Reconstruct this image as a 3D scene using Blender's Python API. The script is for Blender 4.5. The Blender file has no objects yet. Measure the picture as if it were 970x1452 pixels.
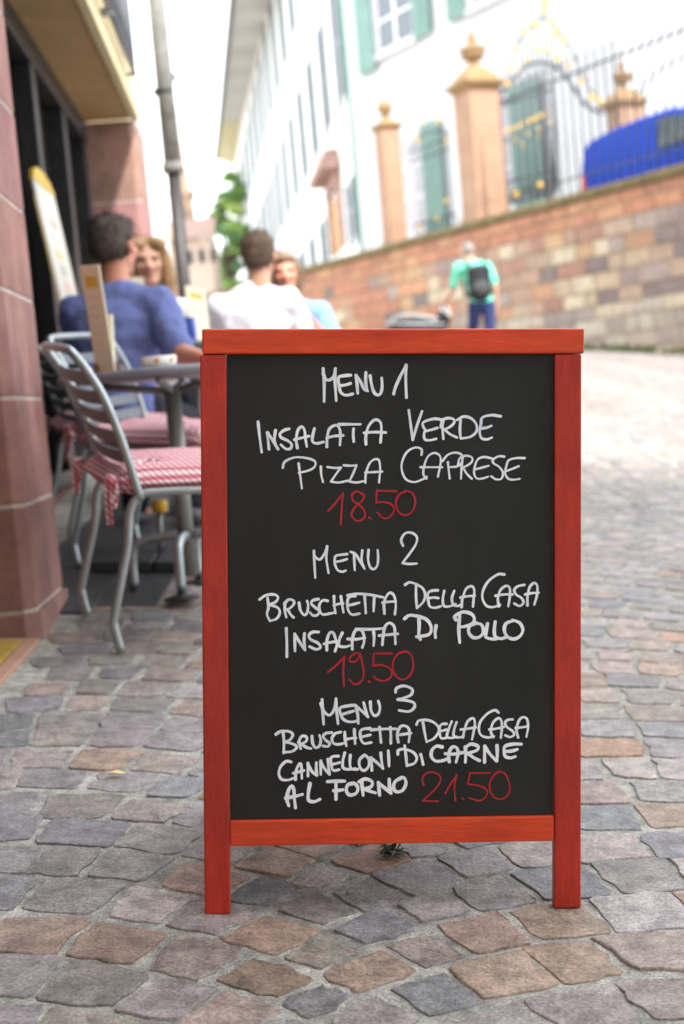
import bpy, math, random
import numpy as np
from mathutils import Vector, Matrix

random.seed(7)
rnd = random.Random(11)
SC = bpy.context.scene
COL = SC.collection
R = math.radians

# ------------------------------------------------------------------ camera
CAM_H = 0.864
PITCH = R(8.27)
FPX = 2017.0            # focal length in photograph pixels (50 mm on a 36 mm tall frame)
cam_d = bpy.data.cameras.new('camera')
cam = bpy.data.objects.new('camera', cam_d)
COL.objects.link(cam)
cam.location = (0, 0, CAM_H)
cam.rotation_euler = (R(90) - PITCH, 0, 0)
cam_d.sensor_fit = 'VERTICAL'
cam_d.sensor_height = 36.0
cam_d.sensor_width = 24.0
cam_d.lens = 50.0
cam_d.clip_start = 0.05
cam_d.clip_end = 2000.0
cam_d.dof.use_dof = True
cam_d.dof.focus_distance = 2.03
cam_d.dof.aperture_fstop = 3.9
SC.camera = cam

# ------------------------------------------------------------------ sky and sun
SUN_TO = Vector((0.30, -0.52, 0.95)).normalized()      # towards the sun: behind the camera, a little right
world = bpy.data.worlds.new('World')
SC.world = world
world.use_nodes = True
nt = world.node_tree
nt.nodes.clear()
out = nt.nodes.new('ShaderNodeOutputWorld')
sky = nt.nodes.new('ShaderNodeTexSky')
sky.sky_type = 'NISHITA'
sky.sun_disc = False
sky.sun_elevation = math.asin(SUN_TO.z)
sky.sun_rotation = math.atan2(SUN_TO.x, SUN_TO.y)
sky.dust_density = 3.0
bg1 = nt.nodes.new('ShaderNodeBackground')
bg1.inputs['Strength'].default_value = 0.12
bg2 = nt.nodes.new('ShaderNodeBackground')             # thin bright cloud veil
bg2.inputs['Color'].default_value = (0.95, 0.975, 1.0, 1)
bg2.inputs['Strength'].default_value = 1.0
mix = nt.nodes.new('ShaderNodeMixShader')
mix.inputs[0].default_value = 0.7
nt.links.new(sky.outputs[0], bg1.inputs['Color'])
nt.links.new(bg1.outputs[0], mix.inputs[1])
nt.links.new(bg2.outputs[0], mix.inputs[2])
nt.links.new(mix.outputs[0], out.inputs['Surface'])

sun_d = bpy.data.lights.new('sun', 'SUN')
sun_d.energy = 2.0
sun_d.angle = R(4.5)
sun_d.color = (1.0, 0.96, 0.91)
sun = bpy.data.objects.new('sun', sun_d)
COL.objects.link(sun)
sun.location = (3, -5, 9)
sun.rotation_euler = (-SUN_TO).to_track_quat('-Z', 'Y').to_euler()

SC.view_settings.view_transform = 'Standard'
SC.view_settings.look = 'None'
SC.view_settings.exposure = 2.08
SC.view_settings.gamma = 1.0
SC.view_settings.use_curve_mapping = False
SC.render.engine = 'CYCLES'
SC.cycles.max_bounces = 6
SC.cycles.diffuse_bounces = 4

# ------------------------------------------------------------------ picture <-> place
FW = Vector((0, math.cos(PITCH), -math.sin(PITCH)))
UP = Vector((0, math.sin(PITCH), math.cos(PITCH)))
RT = Vector((1, 0, 0))
CAMP = Vector((0, 0, CAM_H))
def ray(px, py):
    return FW + RT * ((px - 485) / FPX) + UP * ((726 - py) / FPX)
def P(px, py, D):
    return CAMP + ray(px, py) * D
def on_plane(px, py, p0, n):
    r = ray(px, py)
    return CAMP + r * ((p0 - CAMP).dot(n) / r.dot(n))
def G(px, py):
    return on_plane(px, py, Vector((0, 0, 0)), Vector((0, 0, 1)))

# the street climbs away from us and to the right: plumb is not the street's normal
GRAV = Vector((-0.0869, 0.0665, 0.994)).normalized()
def frame(origin, along):
    """matrix with x = level direction 'along', z = plumb, y = z cross x"""
    z = GRAV
    x = (along - z * along.dot(z)).normalized()
    y = z.cross(x)
    m = Matrix((x, y, z)).transposed().to_4x4()
    m.translation = origin
    return m
LEAN = frame(Vector((0, 0, 0)), Vector((1, 0, 0)))      # plumb frame with x to the right

# ------------------------------------------------------------------ materials
MATS = {}
def mat(name, color, rough=0.6, var=0.12, scale=8.0, bump=0.0, bscale=60.0, metal=0.0,
        spec=0.5, coat=0.0, attr=False, stretch=None, color2=None, detail=5.0, trans=0.0, bdist=0.01):
    if name in MATS:
        return MATS[name]
    m = bpy.data.materials.new(name)
    m.use_nodes = True
    t = m.node_tree
    b = t.nodes['Principled BSDF']
    b.inputs['Roughness'].default_value = rough
    b.inputs['Metallic'].default_value = metal
    b.inputs['Specular IOR Level'].default_value = spec
    b.inputs['Coat Weight'].default_value = coat
    b.inputs['Coat Roughness'].default_value = 0.15
    b.inputs['Transmission Weight'].default_value = trans
    tc = t.nodes.new('ShaderNodeTexCoord')
    mp = t.nodes.new('ShaderNodeMapping')
    if stretch:
        mp.inputs['Scale'].default_value = stretch
    t.links.new(tc.outputs['Object'], mp.inputs['Vector'])
    n = t.nodes.new('ShaderNodeTexNoise')
    n.inputs['Scale'].default_value = scale
    n.inputs['Detail'].default_value = detail
    n.inputs['Roughness'].default_value = 0.65
    t.links.new(mp.outputs[0], n.inputs['Vector'])
    if attr:
        a = t.nodes.new('ShaderNodeAttribute')
        a.attribute_name = 'Col'
        base = a.outputs['Color']
        hs = t.nodes.new('ShaderNodeHueSaturation')
        mr = t.nodes.new('ShaderNodeMapRange')
        mr.inputs[1].default_value = 0.25; mr.inputs[2].default_value = 0.75
        mr.inputs[3].default_value = 1 - var * 2; mr.inputs[4].default_value = 1 + var * 2
        t.links.new(n.outputs['Fac'], mr.inputs[0])
        t.links.new(mr.outputs[0], hs.inputs['Value'])
        t.links.new(base, hs.inputs['Color'])
        t.links.new(hs.outputs[0], b.inputs['Base Color'])
    else:
        cr = t.nodes.new('ShaderNodeValToRGB')
        c = Vector(color)
        c2 = Vector(color2) if color2 else None
        lo = c * (1 - var * 2) if c2 is None else c
        hi = c * (1 + var * 2) if c2 is None else c2
        cr.color_ramp.elements[0].position = 0.28
        cr.color_ramp.elements[1].position = 0.72
        cr.color_ramp.elements[0].color = (*[max(0, v) for v in lo], 1)
        cr.color_ramp.elements[1].color = (*[min(1, v) for v in hi], 1)
        t.links.new(n.outputs['Fac'], cr.inputs[0])
        t.links.new(cr.outputs[0], b.inputs['Base Color'])
    if bump > 0:
        n2 = t.nodes.new('ShaderNodeTexNoise')
        n2.inputs['Scale'].default_value = bscale
        n2.inputs['Detail'].default_value = 6
        n2.inputs['Roughness'].default_value = 0.7
        t.links.new(mp.outputs[0], n2.inputs['Vector'])
        bp = t.nodes.new('ShaderNodeBump')
        bp.inputs['Strength'].default_value = bump
        bp.inputs['Distance'].default_value = bdist
        t.links.new(n2.outputs['Fac'], bp.inputs['Height'])
        t.links.new(bp.outputs[0], b.inputs['Normal'])
    MATS[name] = m
    return m

# ------------------------------------------------------------------ mesh builder
class MB:
    def __init__(self, M=None):
        self.v, self.f, self.c, self.s = [], [], [], []
        self.M = M
        self.col = (1, 1, 1)
    def add(self, vs, fs, smooth=False, col=None):
        o = len(self.v)
        for p in vs:
            p = Vector(p)
            self.v.append(tuple(self.M @ p) if self.M is not None else tuple(p))
        for f in fs:
            self.f.append(tuple(i + o for i in f))
            self.c.append(col or self.col)
            self.s.append(smooth)
        return self
    def box(self, x0, x1, y0, y1, z0, z1, col=None):
        vs = [(x, y, z) for x in (x0, x1) for y in (y0, y1) for z in (z0, z1)]
        fs = [(0, 1, 3, 2), (4, 6, 7, 5), (0, 4, 5, 1), (2, 3, 7, 6), (0, 2, 6, 4), (1, 5, 7, 3)]
        return self.add(vs, fs, col=col)
    def hexa(self, a, b, col=None):
        """solid between two quads a (4 pts) and b (4 pts)"""
        fs = [(3, 2, 1, 0), (4, 5, 6, 7)] + [(i, (i + 1) % 4, (i + 1) % 4 + 4, i + 4) for i in range(4)]
        return self.add(list(a) + list(b), fs, col=col)
    def prism(self, poly, d, col=None):
        """extrude polygon (3-d points) along vector d"""
        n = len(poly); d = Vector(d)
        vs = [Vector(p) for p in poly] + [Vector(p) + d for p in poly]
        fs = [tuple(reversed(range(n))), tuple(range(n, 2 * n))]
        fs += [(i, (i + 1) % n, (i + 1) % n + n, i + n) for i in range(n)]
        return self.add(vs, fs, col=col)
    def tube(self, pts, r, seg=10, closed=False, col=None, flat=1.0):
        pts = [Vector(p) for p in pts]
        n = len(pts)
        rs = r if isinstance(r, (list, tuple)) else [r] * n
        t0 = (pts[1] - pts[0]).normalized()
        ref = Vector((0, 0, 1)) if abs(t0.z) < 0.9 else Vector((1, 0, 0))
        u = t0.cross(ref).normalized()
        vs, fs = [], []
        for i in range(n):
            a = pts[i - 1] if i else (pts[-1] if closed else pts[0])
            b = pts[i + 1] if i < n - 1 else (pts[0] if closed else pts[-1])
            t = (b - a).normalized()
            u = (u - t * u.dot(t)).normalized()
            w = t.cross(u)
            for k in range(seg):
                an = 2 * math.pi * k / seg
                vs.append(pts[i] + u * (math.cos(an) * rs[i]) + w * (math.sin(an) * rs[i] * flat))
        m = n if closed else n - 1
        for i in range(m):
            j = (i + 1) % n
            for k in range(seg):
                l = (k + 1) % seg
                fs.append((i * seg + k, i * seg + l, j * seg + l, j * seg + k))
        if not closed:
            fs.append(tuple(reversed(range(seg))))
            fs.append(tuple((n - 1) * seg + k for k in range(seg)))
        return self.add(vs, fs, smooth=True, col=col)
    def lathe(self, prof, c=(0, 0, 0), seg=24, smooth=True, col=None, sx=1.0, sy=1.0):
        """prof: list of (radius, z)"""
        c = Vector(c); vs, fs = [], []
        n = len(prof)
        for r, z in prof:
            for k in range(seg):
                a = 2 * math.pi * (k + 0.5) / seg
                vs.append(c + Vector((math.cos(a) * r * sx, math.sin(a) * r * sy, z)))
        for i in range(n - 1):
            for k in range(seg):
                l = (k + 1) % seg
                fs.append((i * seg + k, i * seg + l, (i + 1) * seg + l, (i + 1) * seg + k))
        fs.append(tuple(reversed(range(seg))))
        fs.append(tuple((n - 1) * seg + k for k in range(seg)))
        return self.add(vs, fs, smooth=smooth, col=col)
    def ball(self, c, r, seg=12, col=None):
        if not isinstance(r, (tuple, list)): r = (r, r, r)
        c = Vector(c); vs, fs = [], []
        nr = max(4, seg // 2)
        for i in range(1, nr):
            th = math.pi * i / nr
            for k in range(seg):
                a = 2 * math.pi * k / seg
                vs.append(c + Vector((math.sin(th) * math.cos(a) * r[0], math.sin(th) * math.sin(a) * r[1], math.cos(th) * r[2])))
        vs.append(c + Vector((0, 0, r[2]))); vs.append(c - Vector((0, 0, r[2])))
        tp, bt = len(vs) - 2, len(vs) - 1
        for i in range(nr - 2):
            for k in range(seg):
                l = (k + 1) % seg
                fs.append((i * seg + k, (i + 1) * seg + k, (i + 1) * seg + l, i * seg + l))
        for k in range(seg):
            l = (k + 1) % seg
            fs.append((tp, k, l))
            fs.append((bt, (nr - 2) * seg + l, (nr - 2) * seg + k))
        return self.add(vs, fs, smooth=True, col=col)
    def build(self, name, m, parent=None, bevel=0.0, seg=2, local=None):
        me = bpy.data.meshes.new(name)
        vs = self.v
        if local is not None:
            inv = local.inverted()
            vs = [tuple(inv @ Vector(p)) for p in vs]
        me.from_pydata(vs, [], self.f)
        me.polygons.foreach_set('use_smooth', self.s)
        a = me.attributes.new('Col', 'FLOAT_COLOR', 'CORNER')
        arr = np.ones((len(me.loops), 4), dtype=np.float32)
        cnt = np.array([len(f) for f in self.f])
        arr[:, :3] = np.repeat(np.array(self.c, dtype=np.float32), cnt, axis=0)
        a.data.foreach_set('color', arr.ravel())
        me.materials.append(m)
        me.update()
        o = bpy.data.objects.new(name, me)
        COL.objects.link(o)
        if parent is not None:
            o.parent = parent
        if bevel > 0:
            b = o.modifiers.new('bevel', 'BEVEL')
            b.width = bevel; b.segments = seg
            b.limit_method = 'ANGLE'; b.angle_limit = R(40)
            b.harden_normals = False
        return o

def thing(name, label, cat, loc=(0, 0, 0), group=None, M=None):
    """an Empty at the thing's base; parts are given in its local frame"""
    o = bpy.data.objects.new(name, None)
    o.empty_display_size = 0.1
    COL.objects.link(o)
    if M is not None:
        o.matrix_world = M
    else:
        o.location = loc
    tag(o, label, cat, group)
    return o
def tag(o, label, cat, group=None):
    o['label'] = label; o['category'] = cat
    if group: o['group'] = group
    return o
def struct(o):
    o['kind'] = 'structure'
    return o
def copy_tree(o, parent=None):
    c = o.copy(); COL.objects.link(c)
    if parent is not None:
        c.parent = parent
    for ch in list(o.children):
        copy_tree(ch, c)
    return c
def place(o, loc, rz=0.0, lean=False):
    m = Matrix.Rotation(rz, 4, 'Z')
    if lean:
        m = LEAN.to_3x3().to_4x4() @ m
    m.translation = Vector(loc)
    o.matrix_world = m
    return o
def spline(pts, n=6, closed=False):
    """Catmull-Rom through points of any dimension"""
    p = [Vector(q) for q in pts]
    if len(p) == 2:
        return [p[0].lerp(p[1], i / n) for i in range(n + 1)]
    res = []
    m = len(p)
    rng = range(m) if closed else range(m - 1)
    for i in rng:
        if closed:
            a, b, c, d = p[i - 1], p[i], p[(i + 1) % m], p[(i + 2) % m]
        else:
            b, c = p[i], p[i + 1]
            a = p[i - 1] if i else b * 2 - c
            d = p[i + 2] if i + 2 < m else c * 2 - b
        for k in range(n):
            t = k / n
            res.append(0.5 * ((2 * b) + (c - a) * t + (2 * a - 5 * b + 4 * c - d) * t * t + (3 * b - a - 3 * c + d) * t ** 3))
    if not closed:
        res.append(p[-1])
    return res
# the retaining wall's line, needed by the paving and by everything on it
WALL0 = G(970, 503); WALL0.z = 0
_d = FW + RT * (-.546) + UP * .035
WALL_D = (_d - GRAV * _d.dot(GRAV)).normalized()
WALL_N = WALL_D.cross(GRAV).normalized()
if WALL_N.dot(CAMP - WALL0) < 0: WALL_N = -WALL_N
M_steel = mat('zinc_hinge', (0.5, 0.5, 0.5), rough=0.35, metal=1.0, var=.1)
# ================================================================== street
M_mortar = mat('sandy_mortar', (0.40, 0.39, 0.345), rough=0.95, var=0.25, scale=35, bump=0.9, bscale=160, bdist=0.004)
M_sett = mat('porphyry_sett', (1, 1, 1), rough=0.42, var=0.30, scale=26, bump=0.6, bscale=140, attr=True, bdist=0.009, spec=0.45, detail=9)
def speckle(m, scale, lo, hi, amt, stretch=None, p0=.32, p1=.68):
    """multiply fine grain into a material's base colour"""
    t = m.node_tree; b = t.nodes['Principled BSDF']
    src = b.inputs['Base Color'].links[0].from_socket
    tc = [n for n in t.nodes if n.type == 'TEX_COORD'][0]
    n = t.nodes.new('ShaderNodeTexNoise'); n.inputs['Scale'].default_value = scale; n.inputs['Detail'].default_value = 3
    mp = t.nodes.new('ShaderNodeMapping'); mp.inputs['Scale'].default_value = stretch or (1, 1, 1)
    t.links.new(tc.outputs['Object'], mp.inputs['Vector']); t.links.new(mp.outputs[0], n.inputs['Vector'])
    cr = t.nodes.new('ShaderNodeValToRGB')
    cr.color_ramp.elements[0].position = p0; cr.color_ramp.elements[0].color = (lo, lo, lo, 1)
    cr.color_ramp.elements[1].position = p1; cr.color_ramp.elements[1].color = (hi, hi, hi, 1)
    t.links.new(n.outputs['Fac'], cr.inputs[0])
    mx = t.nodes.new('ShaderNodeMix'); mx.data_type = 'RGBA'; mx.blend_type = 'MULTIPLY'; mx.inputs['Factor'].default_value = amt
    t.links.new(src, mx.inputs[6]); t.links.new(cr.outputs[0], mx.inputs[7])
    t.links.new(mx.outputs[2], b.inputs['Base Color'])
speckle(M_sett, 210, .55, 1.4, .8)
speckle(M_mortar, 260, .5, 1.35, .9)
speckle(M_mortar, 9, .62, 1.12, .9)
speckle(M_sett, 5, .82, 1.12, .8)

def street():
    mb = MB()
    mb.add([(-60, -12, 0), (90, -12, 0), (90, 60, 0), (-60, 60, 0)], [(0, 1, 2, 3)])
    mb.add([(-300, 60, -0.004), (300, 60, -0.004), (300, 500, -0.004), (-300, 500, -0.004)], [(0, 1, 2, 3)])
    struct(mb.build('street', M_mortar))

SETT_COLS = [((0.205, 0.18, 0.18), 5), ((0.25, 0.22, 0.215), 5), ((0.175, 0.17, 0.178), 3), ((0.275, 0.21, 0.185), 4),
             ((0.265, 0.185, 0.14), 1.8), ((0.29, 0.165, 0.10), .6), ((0.22, 0.19, 0.165), 3), ((0.29, 0.245, 0.225), 2.5)]
def sett_col(x, y):
    w = [q[1] for q in SETT_COLS]
    # the worn ochre and rust stones lie together in front of the board
    k = math.exp(-((x - 0.02) ** 2 / 0.12 + (y - 1.85) ** 2 / 0.12))
    w[4] += 6 * k; w[5] += 5.0 * k
    if y > 5: w[4] *= .6; w[5] *= .4
    c = rnd.choices([q[0] for q in SETT_COLS], w)[0]
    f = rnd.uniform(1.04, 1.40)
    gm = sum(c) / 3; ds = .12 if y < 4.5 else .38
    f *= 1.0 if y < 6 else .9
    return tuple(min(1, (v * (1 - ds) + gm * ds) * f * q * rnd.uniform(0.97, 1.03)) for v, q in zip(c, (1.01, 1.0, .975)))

def setts():
    mb = MB()
    RAD, DY, SPAN = 0.778, 0.127, 1.1
    NS = 11
    TM = 0.8814
    half = math.pi / 4
    for j in range(-1, 9):
        xc = -0.55 + SPAN * j
        for k in range(0, 222):
            y0 = 0.55 + k * DY + 0.5 * DY * (j % 2)
            if xc - 0.55 > 0.245 * y0 + 1.3 or xc + 0.55 < -0.245 * y0 - 0.9:
                continue
            sh_ = rnd.uniform(-.22, .22)
            bnd = []
            for i in range(NS + 1):
                tt = -TM + 2 * TM * (i + (sh_ + rnd.uniform(-.13, .13) if 0 < i < NS else rnd.uniform(-.04, .04))) / NS
                bnd.append(2 * math.atan(math.tanh(tt / 2)))
            off = rnd.uniform(-.006, .006)
            for i in range(len(bnd) - 1):
                a0, a1 = bnd[i], bnd[i + 1]
                if a1 - a0 < 0.04: continue
                def pt(a, kk):
                    a = a + DY * math.sin(a) * (kk - .5) / RAD
                    return Vector((xc + RAD * math.sin(a), y0 + kk * DY + RAD * math.cos(a) - RAD + off, 0))
                q = [pt(a0, 0), pt(a1, 0), pt(a1, 1), pt(a0, 1)]
                c = sum(q, Vector()) / 4
                if c.x < -0.752 - 0.0 * c.y and c.y < 9.2: continue
                if c.x < -0.70 and c.y > 3.85 and c.y < 9.2: continue
                if c.x > 0.245 * c.y + 1.3 or c.x < -0.245 * c.y - 0.9: continue
                # keep clear of the retaining wall
                if (c - WALL0).dot(WALL_N) < 0.1: continue
                gap = rnd.uniform(0.0045, 0.0095)
                qq = []
                for m_ in range(4):
                    e1 = (q[(m_ + 1) % 4] - q[m_]).normalized(); e0 = (q[m_ - 1] - q[m_]).normalized()
                    qq.append(q[m_] + (e1 + e0) * gap + Vector((rnd.gauss(0, .0048), rnd.gauss(0, .0048), 0)))
                c = sum(qq, Vector()) / 4
                D = c.y
                tl = Vector((rnd.gauss(0, .010), rnd.gauss(0, .010), 0))
                hz = rnd.uniform(0.0022, 0.0042)
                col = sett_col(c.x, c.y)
                def zz(p, z): return Vector((p.x, p.y, z + tl.dot(p - c)))
                if D < 6.5:
                    outl = []
                    nt_ = 5
                    for m_ in range(4):
                        p, r_ = qq[m_], qq[(m_ + 1) % 4]
                        nrm = Vector((r_.y - p.y, p.x - r_.x, 0)).normalized()
                        for s_ in range(nt_):
                            t_ = (0.055, 0.28, 0.5, 0.72, 0.945)[s_]
                            bul = 0.0015 * math.sin(math.pi * t_)
                            outl.append(p.lerp(r_, t_) + nrm * (bul + rnd.gauss(0, .0028)))
                    n = len(outl)
                    vs = []
                    for sc_, z_ in ((1.012, -0.012), (1.0, hz * .6), (0.988, hz * .95), (0.97, hz), (0.925, hz), (0.5, hz)):
                        for p in outl:
                            jz = rnd.gauss(0, .0005) if z_ > 0 else 0
                            vs.append(zz(c + (p - c) * sc_, z_ + jz))
                    vs.append(zz(c, hz + .001))
                    fs = []
                    for g_ in range(5):
                        for m_ in range(n):
                            l_ = (m_ + 1) % n
                            fs.append((g_ * n + m_, g_ * n + l_, (g_ + 1) * n + l_, (g_ + 1) * n + m_))
                    for m_ in range(n):
                        fs.append((5 * n + m_, 5 * n + (m_ + 1) % n, 6 * n))
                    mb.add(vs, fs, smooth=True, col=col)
                else:
                    vs = [zz(c + (p - c) * 1.0, -.01) for p in qq] + [zz(c + (p - c) * .93, hz) for p in qq]
                    fs = [(m_, (m_ + 1) % 4, (m_ + 1) % 4 + 4, m_ + 4) for m_ in range(4)] + [(4, 5, 6, 7)]
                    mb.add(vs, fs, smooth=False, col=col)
    struct(mb.build('cobblestone_paving', M_sett))
street()
setts()
# ================================================================== restaurant on the left
M_sand = mat('red_sandstone', (1, 1, 1), rough=0.8, var=0.17, scale=5, bump=0.4, bscale=90, attr=True, bdist=.006, detail=9)
speckle(M_sand, 2.5, .80, 1.12, .8)
M_joint = mat('pale_pointing', (0.50, 0.43, 0.38), rough=0.9, var=.1)
M_ochre = mat('ochre_plaster', (0.36, 0.23, 0.10), rough=0.85, var=.07, scale=3)
M_cream = mat('cream_plaster', (0.55, 0.46, 0.27), rough=0.85, var=.05, scale=3)
M_dark = mat('dark_bronze_frame', (0.018, 0.018, 0.019), rough=0.4, var=.2)
M_glass = mat('dark_shop_glass', (0.02, 0.016, 0.014), rough=0.08, var=.2, spec=.5)
M_iron = mat('painted_iron', (0.10, 0.11, 0.125), rough=0.5, var=.15)
M_zinc = mat('zinc_pipe', (0.17, 0.17, 0.16), rough=0.7, var=.15, spec=.2)
M_black = mat('black_iron', (0.02, 0.018, 0.018), rough=0.5, var=.2)

BO = G(55, 908)
BF = frame(BO, Vector((-0.055, 1.0, -0.0635)))      # x along the street, y = away from the street (left), z plumb
def BW(s, o, u):
    """o positive towards the street"""
    return BF @ Vector((s, -o, u))

STONE = [(0.30, 0.15, 0.125), (0.33, 0.17, 0.145), (0.28, 0.14, 0.12), (0.34, 0.18, 0.15), (0.31, 0.165, 0.145)]
def stone_pier(parent, s0, s1, o0, o1, ujoints, name='stone_pier', cham=0.03, seed=1, ext=0.0):
    """stack of sandstone blocks with thin pale joints; street-side front corner chamfered"""
    r_ = random.Random(seed)
    mb = MB()
    jb = MB()
    for i in range(len(ujoints) - 1):
        a, b = ujoints[i] + .0045, ujoints[i + 1] - .0045
        c = r_.choice(STONE); c = tuple(v * r_.uniform(.93, 1.07) for v in c)
        e = ext if i == 0 else 0
        poly = [(s0 - e, -(o0)), (s0 - e, -(o1 - cham)), (s0 + cham - e, -(o1 + e)), (s1 + e, -(o1 + e)), (s1 + e, -(o0))]
        mb.prism([(x, y, a) for x, y in poly][::-1], (0, 0, b - a), col=c)
    poly = [(s0 + .003, -o0 + -.003), (s0 + .003, -(o1 - cham - .002)), (s0 + cham, -(o1 - .003)), (s1 - .003, -(o1 - .003)), (s1 - .003, -o0 - .003)]
    jb.prism([(x, y, ujoints[0]) for x, y in poly][::-1], (0, 0, ujoints[-1] - ujoints[0] - .005))
    p = mb.build(name, M_sand, parent, bevel=.004, seg=2)
    jb.build('pointing', M_joint, p)
    return p

def restaurant():
    t = thing('restaurant_building', 'red sandstone and ochre restaurant front with dark shop windows on the left of the street', 'building', M=BF)
    js = [-.45, .077, .354, .634, .915, 1.17, 1.45, 1.73, 2.0, 2.28, 2.56]
    stone_pier(t, 0, .50, -1.2, 0, js, seed=2, ext=.012)
    # projecting bay with ochre underside
    MB().box(-1.5, 5.30, .02, .75, 2.40, 2.47).build('bay_soffit', M_ochre, t)
    MB().box(-1.5, 5.32, -.012, .75, 2.4705, 6.2).build('bay_wall', M_cream, t, bevel=.01)
    MB().box(-1.5, 5.315, -.03, .018, 2.385, 2.468).build('bay_edge', M_cream, t, bevel=.006)
    # bay windows behind an iron grille
    for k, s in enumerate((-.4, .95, 2.3, 3.65)):
        w = MB().box(s, s + 1.1, -.04, -.0125, 3.15, 4.7)
        fr = w.build('bay_window', mat('bay_window_frame', (.55, .53, .48), rough=.6), t, bevel=.004)
        MB().box(s + .07, s + 1.03, -.05, -.041, 3.22, 4.63).build('pane', M_glass, fr)
        g = MB()
        for i in range(14):
            g.tube([(s - .05 + i * .092, -.06, 2.56), (s - .05 + i * .092, -.06, 3.06)], .014, 6)
        for u in (2.56, 3.06):
            g.tube([(s - .09, -.06, u), (s + 1.19, -.06, u)], .016, 6)
            for e in (s - .09, s + 1.19):
                g.tube([(e, -.06, u), (e, -.01, u)], .012, 6)
        g.build('window_grille', M_iron, t)
    # recessed shopfront
    MB().box(.5, 5.3, .40, .43, .34, 2.40).build('shop_glass', M_glass, t)
    fb = MB()
    for s, w in ((.50, .10), (1.25, .12), (2.15, .15), (3.2, .12), (4.25, .14), (5.18, .12)):
        MB().box(s, s + w, .31, .40, .34, 2.27).build('shop_mullion', M_dark, t, bevel=.006)
    MB().box(.5, 5.3, .30, .40, 2.27, 2.40).build('shop_head_frame', M_dark, t, bevel=.006)
    MB().box(.5, 5.3, .29, .40, .27, .339).build('shop_sill', M_dark, t, bevel=.006)
    pl = MB()
    r_ = random.Random(9)
    for i in range(6):
        c = r_.choice(STONE)
        pl.box(.5 + i * .8 + .003, .5 + i * .8 + .797, .30, .6, -.75, .268, col=tuple(v * .9 for v in c))
    pl.build('stone_plinth', M_sand, t, bevel=.004)
    MB().box(.5, 5.3, .26, .299, -.75, -.10).build('skirting', M_joint, t)
    # far pier
    js2 = [-.9, -.05, .45, .95, 1.42, 1.9, 2.40]
    stone_pier(t, 5.30, 5.95, -1.2, 0, js2, seed=5)
    # doorway this side of the near pier
    MB().box(-2.6, 0, 1.0, 1.15, -.4, 2.40).build('entrance_door', M_dark, t)
    MB().box(-1.5, 5.95, 1.16, 1.4, -.9, 6.2).build('rear_wall', M_ochre, t)
    stone_pier(t, -2.9, -2.05, -1.2, 0, js, seed=8)
    return t
restaurant()

def shade_house():
    # unseen house added behind the viewer to keep the near cobbles in shade
    t = thing('added_shade_house', 'unseen pale townhouse added behind the viewer to shade the near cobbles', 'building', loc=(0, -3.5, 0))
    MB().box(-11, 13, -8, 0, -2, 18.8).build('wall', mat('pale_buff_render', (.46, .43, .38), rough=.85, var=.05), t)
    MB().prism([(-11.4, .5, 18.801), (13.4, .5, 18.801), (13.4, -4, 21.3), (-11.4, -4, 21.3)], (0, 0, .2)).build('roof', mat('brown_roof_tile', (.18, .10, .07), rough=.8), t)
    for r_ in range(4):
        for c_ in range(7):
            x = -9.5 + c_ * 3.2; z = 1.2 + r_ * 3.5
            f = MB().box(x, x + 1.1, .001, .08, z, z + 1.8).build('window', mat('bay_window_frame', (.55, .53, .48), rough=.6), t)
            MB().box(x + .08, x + 1.02, .081, .09, z + .08, z + 1.72).build('pane', M_glass, f)
shade_house()

def doorstep():
    m = mat('pink_doorstep_stone', (.36, .19, .14), color2=(.42, .25, .17), rough=.75, scale=14, bump=.3, bscale=120, bdist=.004)
    o = MB().box(-2.2, -.782, .6, BO.y - .02, -.05, .012).build('doorstep', m, bevel=.004)
    tag(o, 'pink sandstone doorstep slab in front of the near pier', 'doorstep')
    mm = mat('yellow_coir_mat', (.36, .22, .03), color2=(.50, .34, .06), rough=1.0, scale=60, bump=1.0, bscale=220, bdist=.008)
    a = G(30, 921); b = G(-2, 951)
    mb = MB()
    xr = a.x; y1 = a.y
    mb.box(xr - .75, xr, y1 - .62, y1, .0125, .026)
    o = mb.build('doormat', mm, bevel=.004)
    tag(o, 'yellow coir doormat lying on the pink doorstep', 'doormat')
doorstep()

def cellar_cover():
    m = mat('dark_slate_slab', (.030, .033, .034), color2=(.045, .048, .050), rough=.6, scale=8, bump=.2, bscale=90)
    mb = MB()
    mb.box(-.99, -.715, 3.93, 4.62, -.03, .008)
    mb.box(-1.02, -.535, 4.0 + .63, 7.2, -.03, .007)
    mb.box(-.71, -.535, 4.02, 4.62, -.03, .0085)
    struct(mb.build('dark_paving_slabs', m, bevel=.003))
cellar_cover()

def drainpipe():
    top = P(216, -60, 11.6); mid = P(247, 258, 11.6); low = P(264, 440, 11.6)
    t = thing('drainpipe', 'grey drainpipe with a black iron foot running down the wall past the far pier', 'drainpipe', loc=low)
    L = Matrix.Translation(low)
    MB().tube([top, P(245, 235, 11.6)], .074, 14).build('pipe', M_zinc, t, local=L)
    MB().tube([P(245, 235, 11.6), low, low - GRAV * .5], .056, 14).build('iron_foot', M_black, t, local=L)
    q = P(232, 130, 11.6)
    MB().tube([q - GRAV * .02, q + GRAV * .02], .088, 14).build('bracket', M_black, t, local=L)
    q = P(245, 238, 11.6)
    MB().tube([q - GRAV * .04, q + GRAV * .04], .088, 14).build('collar', M_zinc, t, local=L)
drainpipe()

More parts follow.
